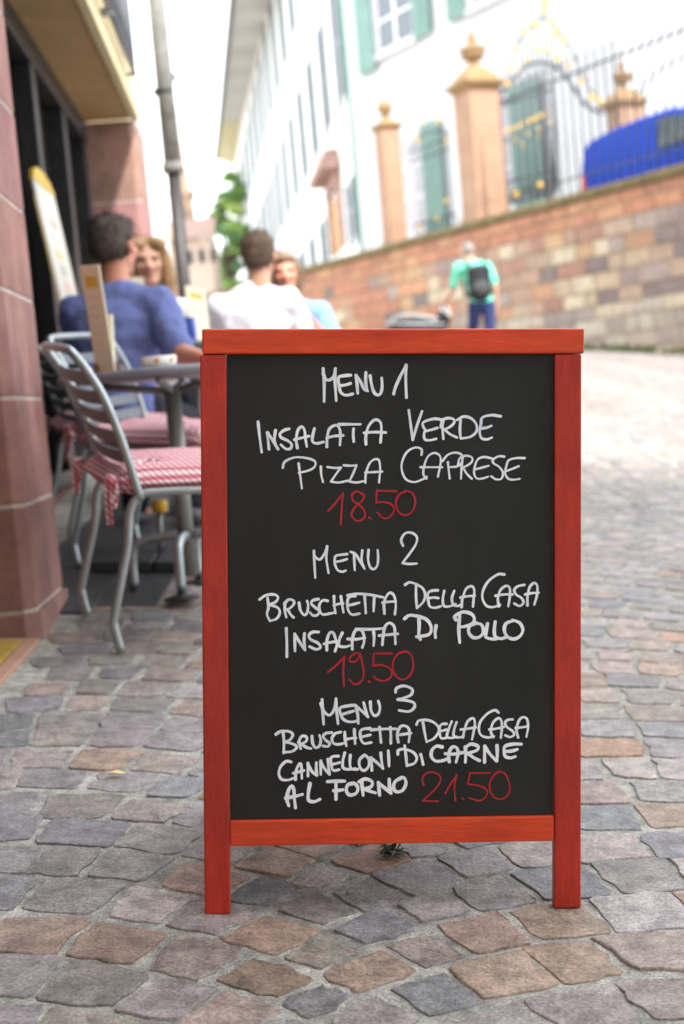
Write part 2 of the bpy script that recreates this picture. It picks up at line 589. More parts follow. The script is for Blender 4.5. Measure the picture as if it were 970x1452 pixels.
# ------------------------------------------------------------------ the houses further down
def next_house():
    # street face runs from beside the far pier to the end of the lane
    a = BW(5.98, -.10, 0); d = (Vector((-.112, 1, -.05)))
    F = frame(a, d)
    t = thing('cream_townhouse', 'cream rendered townhouse with a pink base standing beyond the restaurant', 'building', M=F)
    MB().box(0, 9, 0, 4, -2, 1.9).build('pink_base', mat('pink_render', (.50, .33, .27), rough=.85, var=.06), t)
    MB().box(0, 9, .02, 4, 1.9, 7.0).build('wall', M_cream, t)
    MB().box(-.05, 9.05, -.05, 4, 1.88, 1.96).build('string_course', mat('pale_stone_band', (.62, .52, .40), rough=.8), t)
    for s in (1.0, 3.4, 5.8):
        w = MB().box(s, s + 1, -.03, .019, 2.5, 4.1).build('window', mat('white_window_frame', (.75, .74, .72), rough=.5), t)
        MB().box(s + .08, s + .92, -.04, -.031, 2.58, 4.02).build('pane', M_glass, w)
    MB().box(-.1, 9.1, -.3, 4, 7.0, 7.2).build('eave', M_zinc, t)
next_house()

def church():
    D = 92
    base = P(268, 470, D)
    F = frame(base, Vector((1, 0, 0)))
    t = thing('church_tower', 'slender red sandstone church spire rising at the end of the lane', 'church', M=F)
    L = F
    st = mat('pale_red_sandstone', (.30, .20, .14), color2=(.38, .27, .19), rough=.85, scale=.6)
    def ring(px, py, half):
        c = P(px, py, D); w = half / FPX * D
        x, y = F.to_3x3() @ Vector((1, 0, 0)), F.to_3x3() @ Vector((0, 1, 0))
        return [c + x * (w * math.cos(k * math.pi / 4 + .39)) + y * (w * math.sin(k * math.pi / 4 + .39)) for k in range(8)]
    def stack(name, rings):
        mb = MB()
        vs = [p for r_ in rings for p in r_]
        fs = [tuple(reversed(range(8)))]
        for i in range(len(rings) - 1):
            fs += [(i * 8 + k, i * 8 + (k + 1) % 8, (i + 1) * 8 + (k + 1) % 8, (i + 1) * 8 + k) for k in range(8)]
        n = len(rings) - 1
        fs.append(tuple(n * 8 + k for k in range(8)))
        mb.add(vs, fs)
        return mb.build(name, st, t, local=L)
    stack('spire', [ring(257, 272, 14), ring(249, 200, 8), ring(246, 132, 2.5)])
    stack('belfry', [ring(262, 340, 19), ring(260, 300, 17), ring(258.5, 288, 16), ring(257.5, 276, 21), ring(257, 272, 21)])
    stack('shaft', [ring(270, 470, 26), ring(264, 352, 22), ring(263, 341, 23)])
    mb = MB(); q = P(245, 126, D)
    mb.tube([q - GRAV * .3, P(243, 104, D)], .09, 8)
    mb.ball(P(244, 109, D), .38, 10)
    mb.build('finial', M_iron, t, local=L)
    for k in range(3):
        c = P(259 + k * 1.5, 296 + k * 16, D - 1.0)
        mb = MB(frame(c, Vector((1, 0, 0))))
        mb.box(-.14, .14, -.1, .1, -.4, .4)
        mb.build('lancet_opening', M_dark, t, local=L)
church()

def end_house():
    D = 75
    base = P(285, 470, D); F = frame(base, Vector((1, 0, .0)))
    t = thing('low_sandstone_house', 'low pale pink stone house closing the lane below the church spire', 'building', M=F)
    st = mat('pale_pink_stone', (.56, .42, .33), color2=(.64, .50, .40), rough=.85, scale=1.2)
    def h(px, py):
        q = F.inverted() @ P(px, py, D); return q.x, q.z
    x0, z1 = h(240, 345); x1, _ = h(300, 345)
    MB().box(x0, x1, 0, 5, -1, z1).build('wall', st, t)
    MB().prism([(x0 - .2, -.3, z1), (x1 + .2, -.3, z1), (x1 + .2, 2.5, z1 + 1.3), (x0 - .2, 2.5, z1 + 1.3)], (0, 0, .15)).build('roof', mat('old_roof_tile', (.36, .24, .19), rough=.8), t)
    for k in range(3):
        x = x0 + .9 + k * .62
        MB().box(x, x + .3, -.05, -.002, z1 - 1.2, z1 - .5).build('window', M_dark, t)
end_house()

def make_tree(name, label, base, h, crown_c, crown_r, n, leaf, seed, cols):
    r_ = random.Random(seed)
    t = thing(name, label, 'tree', loc=base)
    L = Matrix.Translation(base)
    bark = mat('tree_bark', (.09, .065, .045), rough=.9, var=.25, bump=.5, bscale=20)
    mb = MB()
    top = crown_c
    mb.tube([base - Vector((0, 0, .5)), base.lerp(top, .4) + Vector((.15, 0, 0)), top], [.42, .3, .12], 10)
    for k in range(11):
        a = r_.uniform(0, 6.28); s = base.lerp(top, r_.uniform(.45, .95))
        e = crown_c + Vector((math.cos(a) * crown_r[0] * .7, math.sin(a) * crown_r[1] * .7, r_.uniform(-.5, .8) * crown_r[2]))
        m_ = s.lerp(e, .5) + Vector((0, 0, .4))
        mb.tube([s, m_, e], [.14, .09, .03], 7)
    mb.build('trunk', bark, t, local=L)
    lf = mat('tree_leaves', (1, 1, 1), rough=.55, attr=True, var=.15, scale=3)
    if not lf.get('tl'):
        lf['tl'] = 1
        b = lf.node_tree.nodes['Principled BSDF']
        b.inputs['Subsurface Weight'].default_value = 0
    mb = MB()
    clumps = []
    for k in range(46):
        a = r_.uniform(0, 6.28); z = r_.uniform(-1, 1); q = math.sqrt(1 - z * z) * r_.uniform(.45, 1.05)
        clumps.append((Vector((math.cos(a) * q * crown_r[0], math.sin(a) * q * crown_r[1], z * crown_r[2] * r_.uniform(.6, 1.05))), r_.uniform(.14, .3) * crown_r[0], r_.choice(cols)))
    for k in range(n):
        cc, rr, col = r_.choice(clumps)
        d = Vector((r_.gauss(0, 1), r_.gauss(0, 1), r_.gauss(0, .75))) * rr * .62
        c = crown_c + cc + d
        nrm = Vector((r_.gauss(0, 1), r_.gauss(0, 1), r_.gauss(.6, 1))).normalized()
        u = nrm.orthogonal().normalized(); w = nrm.cross(u)
        s = leaf * r_.uniform(.6, 1.3)
        f = r_.uniform(.75, 1.3)
        mb.add([c + u * s, c + w * s * .5, c - u * s, c - w * s * .5], [(0, 1, 2, 3)], col=tuple(v * f for v in col))
    mb.build('crown', lf, t, local=L)
    return t
def trees():
    D = 112
    make_tree('broadleaf_tree', 'leafy green tree standing at the end of the lane beside the white house', P(318, 462, D), 12,
              P(329, 334, D), (1.75, 2.2, 4.5), 8500, .25, 4,
              [(.17, .34, .08), (.22, .40, .10), (.30, .46, .12), (.38, .48, .14), (.14, .28, .11)])
trees()
# ================================================================== retaining wall, gate and white palace on the right
M_ash = mat('mixed_sandstone_blocks', (1, 1, 1), rough=.85, var=.14, scale=5, bump=.5, bscale=30, attr=True, bdist=.012)
M_wmort = mat('wall_mortar', (.26, .20, .14), rough=.95, var=.15, scale=10)
M_cop = mat('mossy_coping', (.085, .070, .022), color2=(.19, .135, .06), rough=.95, scale=3.0, bump=.6, bscale=30, bdist=.02)
M_pill = mat('gate_pillar_sandstone', (.28, .165, .105), color2=(.38, .235, .155), rough=.85, scale=2.2, bump=.25, bscale=40)
M_pillc = mat('weathered_cap_stone', (.22, .135, .055), color2=(.32, .20, .10), rough=.9, scale=3.5, bump=.3, bscale=40)
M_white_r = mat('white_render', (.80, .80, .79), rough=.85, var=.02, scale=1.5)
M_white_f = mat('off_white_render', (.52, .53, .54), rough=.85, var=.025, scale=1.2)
M_sur = mat('grey_stone_surround', (.52, .50, .51), rough=.8, var=.06, scale=3)
M_shut = mat('green_shutter_paint', (.15, .265, .225), rough=.55, var=.07, scale=3)
M_shut2 = mat('dark_matt_green_shutter', (.07, .15, .12), rough=1.0, spec=.02, var=.07, scale=3)  # side-wing copy of the shutter paint, darkened and matted to offset sky glare
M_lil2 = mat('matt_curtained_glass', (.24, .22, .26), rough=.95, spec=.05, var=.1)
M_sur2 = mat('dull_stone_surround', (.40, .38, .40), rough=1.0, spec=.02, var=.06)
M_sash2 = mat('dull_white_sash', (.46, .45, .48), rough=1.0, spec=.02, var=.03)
M_pane = mat('window_glass', (.10, .12, .14), rough=.06, var=.15, spec=.6)
M_lil = mat('window_glass_curtained', (.42, .40, .43), rough=.3, var=.1, spec=.5)
M_wfr = mat('white_sash', (.78, .77, .78), rough=.5, var=.03)
M_gold = mat('gilding', (.80, .52, .11), rough=.35, metal=.75, var=.12)
M_fence = mat('wrought_iron', (.045, .052, .06), rough=.5, var=.2)

WD = WALL_D
WFm = frame(WALL0, WD)                        # x to the far left along the wall, y towards ..., z plumb
ysign = 1 if (WFm.to_3x3() @ Vector((0, 1, 0))).dot(WALL_N) > 0 else -1
WFI = WFm.inverted()
def W(t_, o, u):
    """t along the wall (to the left), o out towards the street, u up"""
    return WFm @ Vector((t_, o * ysign, u))
def wl(px, py, o=0.0):
    """picture point on the plane o in front of the wall -> t, u"""
    p = WFI @ on_plane(px, py, W(0, o, 0), WALL_N)
    return p.x, p.z
UC = wl(970, 232)[1]                          # top of the coping above the wall's origin
print('WALL', UC, wl(440, 372), wl(285, 412), wl(680, 300))
CT = .17
def retaining_wall():
    t = thing('retaining_wall', 'tall retaining wall of mixed red sandstone blocks under a mossy coping', 'wall', M=WFm)
    r_ = random.Random(21)
    top = UC - CT
    x0, x1 = -9.0, 21.0
    mb = MB()
    u = top
    OR = [(.43, .18, .085), (.40, .15, .078), (.46, .21, .105), (.37, .14, .078)]
    MX = [(.39, .19, .105), (.42, .29, .19), (.32, .15, .105), (.25, .165, .15), (.47, .36, .25), (.37, .24, .17), (.19, .13, .125), (.33, .23, .20), (.42, .24, .12), (.35, .20, .14)]
    LO = [(.34, .27, .22), (.40, .33, .26), (.30, .22, .19), (.42, .30, .24), (.26, .20, .18)]
    row = 0
    while u > -2.9:
        h = r_.uniform(.25, .34) if row > 1 else r_.uniform(.22, .27)
        x = x0 + r_.uniform(0, .5)
        while x < x1:
            w = r_.uniform(.38, .95)
            fr_ = (top - u) / 2.7
            left = x > 7
            pool = OR if row < 2 or (left and r_.random() < .45) else (LO if fr_ + .18 * r_.random() > .82 - .03 * x * 0 else MX)
            c = r_.choice(pool); f = r_.uniform(.88, 1.08); gm = sum(c) / 3
            c = tuple((v * .85 + gm * .15) * f * q for v, q in zip(c, (.95, 1.0, .96)))
            d = r_.uniform(0, .02)
            a, b = x + .013, min(x + w, x1) - .013
            y0_, y1_ = sorted((-.2 * ysign, (.02 + d) * ysign))
            mb.box(a, b, y0_, y1_, u - h + .017, u - .014, col=c)
            x += w
        u -= h; row += 1
    p = mb.build('stone_blocks', M_ash, t, bevel=.012, seg=1)
    y0_, y1_ = sorted((-.7 * ysign, .008 * ysign))
    MB().box(x0, x1, y0_, y1_, -3.2, top - .002).build('mortar_core', M_wmort, p)
    cb = MB(); x = x0
    while x < x1:
        w = r_.uniform(1.0, 1.5)
        y0_, y1_ = sorted((-.75 * ysign, .10 * ysign))
        cb.box(x + .004, min(x + w, x1), y0_, y1_, UC - CT + r_.uniform(0, .006), UC + r_.uniform(-.008, .008))
        x += w
    cb.build('coping', M_cop, t, bevel=.03)
    # damp moss along the foot
    mo = MB()
    for k in range(260):
        x = r_.uniform(-4, 10)
        gz = -(.109) * x * 0
        base = W(x, .03, 0)
        g = on_ground(base)
        c = Vector((base.x, base.y, g)) + GRAV * r_.uniform(0, .12) + WALL_N * r_.uniform(.0, .03)
        s = r_.uniform(.03, .10)
        mo.ball(WFI @ c, (s, .03, s * .7), 6)
    mo.build('moss', mat('wall_moss', (.10, .11, .04), rough=1, var=.3), t)['kind'] = 'stuff'
def on_ground(p):
    return 0.0
retaining_wall()

# raised forecourt behind the wall
TER = UC - .55
def forecourt():
    ys = -ysign
    mb = MB(WFm)
    a, b = sorted((.7 * ys, 60 * ys))
    mb.box(-30, 21.0, a, b, TER - .2, TER)
    struct(mb.build('forecourt_gravel', mat('pale_gravel', (.42, .38, .33), rough=.95, var=.15, scale=12, bump=.5, bscale=80)))
forecourt()

# ------------------------------------------------------------------ gate pillars
def pillar(label, base, wpx, D, body_h, kind, rot):
    """base: world point at the foot of the pillar"""
    w = wpx / FPX * D / (abs(math.cos(rot)) + abs(math.sin(rot))) 
    F = LEAN.to_3x3().to_4x4() @ Matrix.Rotation(rot, 4, 'Z'); F.translation = base
    t = thing('gate_pillar', label, 'pillar', M=F, group='sandstone gate pillars')
    h = w / 2
    mb = MB()
    mb.box(-h * 1.12, h * 1.12, -h * 1.12, h * 1.12, -.5, .28)
    mb.build('plinth', M_pill, t, bevel=.03)
    mb = MB(); mb.box(-h, h, -h, h, .28, body_h)
    bd = mb.build('shaft', M_pill, t, bevel=.02)
    mb = MB(); mb.box(-h * .68, h * .68, -h * 1.03, h * 1.03, .5, body_h - .3)
    mb.box(-h * 1.03, h * 1.03, -h * .68, h * .68, .5, body_h - .3)
    mb.build('panel', M_pill, bd, bevel=.01)
    def sq(name, prof, m):
        mb = MB(); vs, fs = [], []
        for r_, z in prof:
            vs += [(-r_, -r_, z), (r_, -r_, z), (r_, r_, z), (-r_, r_, z)]
        n = len(prof)
        fs = [(3, 2, 1, 0), tuple((n - 1) * 4 + k for k in range(4))]
        for i in range(n - 1):
            fs += [(i * 4 + k, i * 4 + (k + 1) % 4, (i + 1) * 4 + (k + 1) % 4, (i + 1) * 4 + k) for k in range(4)]
        mb.add(vs, fs)
        return mb.build(name, m, t, bevel=.012)
    k = w
    b = body_h
    sq('cornice', [(h, b), (h * 1.06, b + .06 * k), (h * 1.18, b + .13 * k), (h * 1.36, b + .2 * k), (h * 1.4, b + .27 * k), (h * 1.32, b + .29 * k)], M_pillc)
    if kind == 'ball':
        sq('cap', [(h * 1.2, b + .29 * k), (h * .8, b + .42 * k), (h * .45, b + .56 * k), (h * .36, b + .72 * k)], M_pillc)
        c0 = b + .72 * k
        MB().lathe([(h * .36, c0), (h * .42, c0 + .05 * k), (h * .3, c0 + .1 * k), (h * .55, c0 + .2 * k), (h * .74, c0 + .36 * k), (h * .78, c0 + .5 * k), (h * .68, c0 + .68 * k), (h * .42, c0 + .82 * k), (h * .05, c0 + .88 * k)]).build('ball_finial', M_pillc, t)
    else:
        sq('cap', [(h * 1.05, b + .29 * k), (h * 1.0, b + .40 * k), (h * .88, b + .52 * k), (h * .62, b + .66 * k), (h * .40, b + .76 * k), (h * .30, b + .84 * k)], M_pillc)
        c0 = b + .84 * k
        MB().lathe([(h * .30, c0), (h * .26, c0 + .05 * k), (h * .34, c0 + .1 * k), (h * .62, c0 + .17 * k), (h * .72, c0 + .30 * k), (h * .70, c0 + .38 * k), (h * .80, c0 + .41 * k), (h * .80, c0 + .46 * k), (h * .5, c0 + .50 * k),
                    (h * .3, c0 + .56 * k), (h * .2, c0 + .60 * k), (h * .30, c0 + .68 * k), (h * .30, c0 + .76 * k), (h * .14, c0 + .84 * k), (h * .22, c0 + .90 * k), (h * .03, c0 + .98 * k)]).build('urn', M_pillc, t)
    return t

def plumb_h(px, pyb, pyt, D, base):
    return (P(px, pyt, D) - base).dot(GRAV)
WROT = math.atan2(WD.y, WD.x) - math.pi / 2
b1 = P(561, 338, 34.0)
pillar('slim sandstone gate pillar topped with a stone ball, leftmost of the three', b1 - GRAV * .3, 36, 34.0, plumb_h(548, 338, 188, 34.0, b1 - GRAV * .3), 'ball', .42)
b2 = P(688, 303, 30.6)
pillar('wide sandstone gate pillar with a bell cap and urn standing on the wall', b2 - GRAV * .3, 63, 30.6, plumb_h(667, 303, 136, 30.6, b2 - GRAV * .3), 'urn', .42)
b3 = P(893, 262, 31.0)
pillar('sandstone gate pillar with an urn rising behind the blue van', b3 - GRAV * .9, 50, 31.0, plumb_h(877, 262, 158, 31.0, b3 - GRAV * .9), 'urn', .42)

# ------------------------------------------------------------------ spear fence on the coping
def spear(mb, base, top, r=.022):
    d = (top - base).normalized(); x = WD
    mb.tube([base, top - d * .17], r, 6)
    c = top - d * .10
    mb.tube([top - d * .20, c, top], [.006, .028, .002], 6)
def fence(name, label, t0, t1, step, o, ptop_rail, gold):
    org = W((t0 + t1) / 2, o, UC)
    L = frame(org, WD)
    th = thing(name, label, 'fence', M=L)
    def rail(px, py): return wl(px, py, o)[1]
    n = int(round((t1 - t0) / step))
    ut = ptop_rail
    for i in range(n + 1):
        t_ = t0 + (t1 - t0) * i / n
        mb = MB(); spear(mb, W(t_, o, UC - .02), W(t_, o, ut + .36))
        mb.build('bar', M_fence, th, local=L)
    for u, r_ in ((ut, .026), (UC + .36, .018)):
        MB().tube([W(t0 - .05, o, u), W(t1 + .05, o, u)], r_, 8).build('rail', M_fence, th, local=L)
    for i in range(n):
        t_ = t0 + (t1 - t0) * (i + .5) / n
        MB().ball(W(t_, o, ut), .034, 6).build('rail_knob', M_fence, th, local=L)
    return th, L
FO = -.3
ut = wl(970, 42, FO)[1]
t_p2 = wl(714, 200, FO)[0]
th, L = fence('spear_fence', 'black iron spear fence along the wall top in front of the blue van', -4.5, t_p2, .26, FO, ut, False)
pts = [wl(897, 141, FO - .04), wl(915, 118, FO - .04), wl(940, 97, FO - .04), wl(975, 78, FO - .04), wl(1010, 62, FO - .04)]
MB().tube(spline([W(a, FO - .04, b) for a, b in pts], 5), .018, 8).build('curved_rail', M_fence, th, local=L)

def gilt_grille():
    o = FO
    t0, t1 = wl(641, 250, o)[0], wl(583, 260, o)[0]
    org = W((t0 + t1) / 2, o, UC); L = frame(org, WD)
    th = thing('gilded_grille', 'wrought iron grille with gold rosettes between the slim and the wide pillar', 'fence', M=L)
    uts = wl(612, 205, o)[1]
    n = 13
    for i in range(n + 1):
        t_ = t0 + (t1 - t0) * i / n
        mb = MB(); spear(mb, W(t_, o, UC - .02), W(t_, o, uts + .2 + .22 * math.sin(math.pi * i / n)), .011)
        mb.build('bar', M_fence, th, local=L)
    for u in (uts, UC + .35, uts - .22):
        MB().tube([W(t0, o, u), W(t1, o, u)], .02, 8).build('rail', M_fence, th, local=L)
    r_ = random.Random(2)
    for px, py in ((593, 198), (622, 172), (610, 155), (635, 200), (603, 172), (612, 137), (621, 310), (596, 322), (634, 285)):
        a, b = wl(px, py, o + .03)
        mb = MB()
        for k in range(6):
            an = k * 1.047
            mb.ball(L.inverted() @ W(a + .04 * math.cos(an), o + .04, b + .04 * math.sin(an)), (.025, .02, .025), 6)
        mb.ball(L.inverted() @ W(a, o + .05, b), .045, 8)
        mb.build('gold_rosette', M_gold, th)
    for k in range(7):
        t_ = t0 + (t1 - t0) * (k + .5) / 7
        c = [W(t_ + .16 * math.cos(q * .52), o, UC + .18 + .15 * math.sin(q * .52)) for q in range(12)]
        MB().tube(c, .012, 6, closed=True).build('scroll', M_fence, th, local=L)
gilt_grille()

def iron_gate():
    D = 30.7
    base = P(745, 296, D); 
    # plane of the gate: from the wide pillar to the far one
    a, b = P(712, 292, 30.6), P(858, 262, 31.0)
    L = frame(a, b - a); LI = L.inverted()
    nrm = L.to_3x3() @ Vector((0, 1, 0))
    def g(px, py, off=0):
        q = LI @ on_plane(px, py, L @ Vector((0, off, 0)), nrm); return q.x, q.z
    th = thing('wrought_iron_gate', 'tall wrought iron gate with a gilded crest between the two urn pillars', 'gate', M=L)
    def X(x, z, y=0): return Vector((x, y, z))
    def T(pts, r_, name, m=M_fence, seg=8):
        return MB().tube([X(*g(px, py)) for px, py in pts], r_, seg).build(name, m, th)
    arch = spline([Vector(p) for p in ((700, 150), (716, 125), (742, 96), (770, 88), (792, 98), (812, 122), (830, 148), (854, 161))], 5)
    T([(p.x, p.y) for p in arch], .042, 'arch_rail')
    crest = spline([Vector(p) for p in ((718, 112), (733, 62), (752, 36), (771, 24), (790, 40), (808, 66), (824, 104), (846, 140))], 5)
    T([(p.x, p.y) for p in crest], .022, 'crest_rail')
    # leaf bars up to the arch
    for px in np.linspace(708, 784, 15):
        ay = min(arch, key=lambda p: abs(p.x - px)).y
        x, z1 = g(px, ay); _, z0 = g(px + (px - 700) * .02, 296 - (px - 708) * .26)
        MB().tube([X(x, z0), X(x, z1)], .014, 6).build('bar', M_fence, th)
    for px in np.linspace(738, 800, 10):
        ay = min(arch, key=lambda p: abs(p.x - px)).y; cy = min(crest, key=lambda p: abs(p.x - px)).y
        MB().tube([X(*g(px, ay)), X(*g(px, cy))], .013, 6).build('crest_bar', M_fence, th)
    for y0_, y1_, r_ in ((203, 178, .02), (262, 240, .03), (292, 271, .03), (150, 126, .025)):
        T([(708, y0_), (786, y1_)], r_, 'cross_rail')
    T([(785, 92), (788, 270)], .035, 'gate_stile')
    rr = random.Random(4)
    for k in range(8):
        px = 714 + k * 9.6; py = 281 - k * 3.0
        x, z = g(px, py)
        MB().tube([X(x + .13 * math.cos(q * .6), z + .13 * math.sin(q * .6)) for q in range(11)], .014, 6, closed=True).build('scroll', M_fence, th)
    def gold(px, py, s, flat=1.0):
        s *= .74
        x, z = g(px, py); mb = MB()
        for k in range(5):
            an = k * 1.257 + .3
            mb.ball((x + s * .8 * math.cos(an), -.03, z + s * .8 * math.sin(an)), (s * .55, s * .4, s * .55), 6)
        mb.ball((x, -.045, z), (s * .6, s * .5, s * .6), 8)
        mb.build('gold_leaf', M_gold, th)
    for k in range(9):
        px = 711 + k * 8.0
        gold(px, 190 - k * 3.6, .055); 
        if k % 2 == 0: gold(px + 4, 205 - k * 3.6, .04)
        if k % 3 == 0: gold(px + 6, 216 - k * 3.6, .035)
    for px, py, s in ((772, 4, .10), (770, 16, .08), (758, 36, .08), (742, 44, .08), (781, 30, .07), (788, 46, .08), (800, 57, .08), (731, 70, .07),
                      (762, 72, .06), (775, 72, .06), (790, 84, .07), (806, 94, .07), (722, 98, .07), (718, 120, .08), (838, 138, .08), (850, 144, .09), (824, 116, .06), (748, 86, .05), (734, 100, .05),
                      (731, 276, .09), (765, 264, .09), (780, 54, .05), (752, 56, .05)):
        gold(px, py, s)
    MB().tube([X(*g(771, 24)), X(*g(772, 2))], .02, 6).build('crest_spike', M_fence, th)
iron_gate()

# ------------------------------------------------------------------ blue van on the forecourt
def van():
    O = W(0, -1.75, 0)
    tl, _ = wl(820, 230, -1.0)
    L = frame(W(tl, -1.9, TER), -WD)         # x towards the front of the van (right)
    th = thing('parked_van', 'bright blue van parked behind the fence on the raised forecourt', 'van', M=L)
    blue = mat('blue_car_paint', (.002, .045, .40), rough=.5, var=.04, coat=.0, spec=.2)
    prof = [(0, .30), (0, .62), (.0, 1.10), (.02, 1.46), (.07, 1.64), (.22, 1.75), (.75, 1.82), (1.5, 1.87), (2.5, 1.88), (2.95, 1.80), (3.5, 1.42), (3.75, 1.20), (4.35, 1.02), (4.55, .82), (4.6, .35)]
    zn = L.to_3x3()
    side = 1 if (zn @ Vector((0, 1, 0))).dot(WALL_N) > 0 else -1   # +1: local +y faces the street
    hw = .86
    # body with tumblehome
    mb = MB(); vs, fs = [], []
    n = len(prof)
    cols = [(-1.0, 1), (-.86, 1.0), (.86, 1.0), (1.0, 1)]
    def yw(z, s): return s * (hw - max(0, z - .95) * .13)
    for x, z in prof:
        vs += [(x, yw(z, -1), z - (.05 if z > 1.3 else 0)), (x + (.03 if x < .5 else 0), yw(z, -.86), z), (x + (.03 if x < .5 else 0), yw(z, .86), z), (x, yw(z, 1), z - (.05 if z > 1.3 else 0))]
    for i in range(n - 1):
        for k in range(3):
            fs.append((i * 4 + k, i * 4 + k + 1, (i + 1) * 4 + k + 1, (i + 1) * 4 + k))
    fs.append(tuple(i * 4 for i in range(n)))
    fs.append(tuple(reversed([i * 4 + 3 for i in range(n)])))
    fs.append((0, 3, 2, 1)); fs.append(tuple((n - 1) * 4 + k for k in range(4)))
    mb.add(vs, fs)
    body = mb.build('body', blue, th, bevel=.03, seg=3)
    gl = mat('van_glass', (.03, .045, .045), rough=.05, var=.1)
    for s in (-1, 1):
        def sp(x, z, e=.006): return (x, yw(z, 1) * s + s * e, z)
        for q in ([(2.28, 1.18), (3.02, 1.18), (2.98, 1.66), (2.28, 1.74)], [(3.08, 1.18), (3.6, 1.18), (3.05, 1.62)]):
            pts = [sp(x, z) for x, z in q]
            if s < 0: pts = pts[::-1]
            MB().prism(pts, (0, -s * .004, 0)).build('side_window', gl, th)
        pts = [sp(x, z, .02) for x, z in ((.0, .75), (.14, .75), (.14, 1.1), (.03, 1.1))]
        if s < 0: pts = pts[::-1]
        MB().prism(pts, (0, -s * .05, 0)).build('tail_light', mat('red_lens', (.45, .01, .01), rough=.2), th)
        for x in (.85, 3.75):
            w = MB(Matrix.Translation((x, s * (hw - .10), .32)) @ Matrix.Rotation(R(90), 4, 'X')).lathe([(.18, -.1), (.31, -.1), (.33, -.06), (.33, .06), (.31, .1), (.18, .1)], seg=24).build('wheel', M_black, th)
            MB(Matrix.Translation((x, s * (hw - .085), .32)) @ Matrix.Rotation(R(90), 4, 'X')).lathe([(.03, -.1), (.19, -.095), (.19, .095), (.03, .1)], seg=18).build('rim', M_steel, w)
        mb = MB(); mb.ball((3.25, s * (hw + .10), 1.22), (.07, .09, .10), 10); mb.build('mirror', M_black, th)
    MB().box(-.035, -.004, -.62, .62, 1.15, 1.6).build('rear_window', gl, th)
    MB().box(-.06, .1, -.84, .84, .30, .55).build('bumper', M_black, th, bevel=.03)
van()

# ------------------------------------------------------------------ white palace
CORNER_D = 44.5
C0 = P(514, 300, CORNER_D)
FFm = frame(C0, WD)                          # front wing, parallel to the wall: x to the left
FFI = FFm.inverted()
FN_ = FFm.to_3x3() @ Vector((0, 1, 0))
fs_ = 1 if FN_.dot(WALL_N) > 0 else -1       # sign of local y towards the street
def fl_(px, py):
    q = FFI @ on_plane(px, py, C0, FN_); return q.x, q.z
D2 = (FW + RT * ((262 - 485) / FPX) + UP * ((726 - 478) / FPX)).normalized()
SFm = frame(C0, D2)                          # side wing: x away down the lane
SI = SFm.inverted()
SN = SFm.to_3x3() @ Vector((0, 1, 0))
ss_ = 1 if SN.dot(CAMP - C0) > 0 else -1
def sl_(px, py):
    q = SI @ on_plane(px, py, C0, SN); return q.x, q.z
print('FRONT', fl_(565, 70), fl_(700, 0), fl_(605, 300), fl_(745, 250), fl_(970, 100), fl_(897, 0), 'SIDE', sl_(450, 200), sl_(400, 200), sl_(338, 183), sl_(429, 7), sl_(458, 25), sl_(505, 99), sl_(500, 255))

def window(parent, x0, x1, z0, z1, ys, shutters, sw=.62, pane=None, sur=True, so=.06):
    """x0<x1 in the wall's frame, ys = sign towards the viewer"""
    def yb(a, b): return sorted((a * ys, b * ys))
    w = x1 - x0
    fr_ = MB()
    y = yb(.0, .09)
    b_ = .13
    fr_.box(x0 - b_, x0, *y, z0 - b_, z1 + b_); fr_.box(x1, x1 + b_, *y, z0 - b_, z1 + b_)
    fr_.box(x0 + .001, x1 - .001, *y, z1, z1 + b_); y2 = yb(.0, .14); fr_.box(x0 - b_ - .05, x1 + b_ + .05, *y2, z0 - b_ - .06, z0 - .001)
    f = fr_.build('window', M_sur, parent)
    MB().box(x0, x1, *yb(.004, .012), z0, z1).build('pane', pane or M_pane, f)
    sb = MB(); y = yb(.013, .04)
    s = .07
    sb.box(x0, x0 + s, *y, z0, z1); sb.box(x1 - s, x1, *y, z0, z1)
    xm = (x0 + x1) / 2; sb.box(xm - .06, xm + .06, *y, z0 + .001, z1 - .001)
    for z in (z0 + .04, z0 + (z1 - z0) * .36, z0 + (z1 - z0) * .68, z1 - .04):
        sb.box(x0 + s, xm - .06, *y, z - .035, z + .035); sb.box(xm + .06, x1 - s, *y, z - .035, z + .035)
    sb.build('sash', M_wfr, f)
    for side in shutters:
        a, b = (x0 - b_ - sw, x0 - b_ + .01) if side < 0 else (x1 + b_ - .01, x1 + b_ + sw)
        m_ = MB(); m_.box(a, b, *yb(.095, .095 + so), z0 - .12, z1 + .08)
        n = 18
        for k in range(n):
            z = z0 + (z1 - z0) * (k + .5) / n
            m_.box(a + .08, b - .08, *yb(.095 + so + .001, .095 + so + .016), z - .025, z + .025)
        m_.build('shutter', M_shut, f)

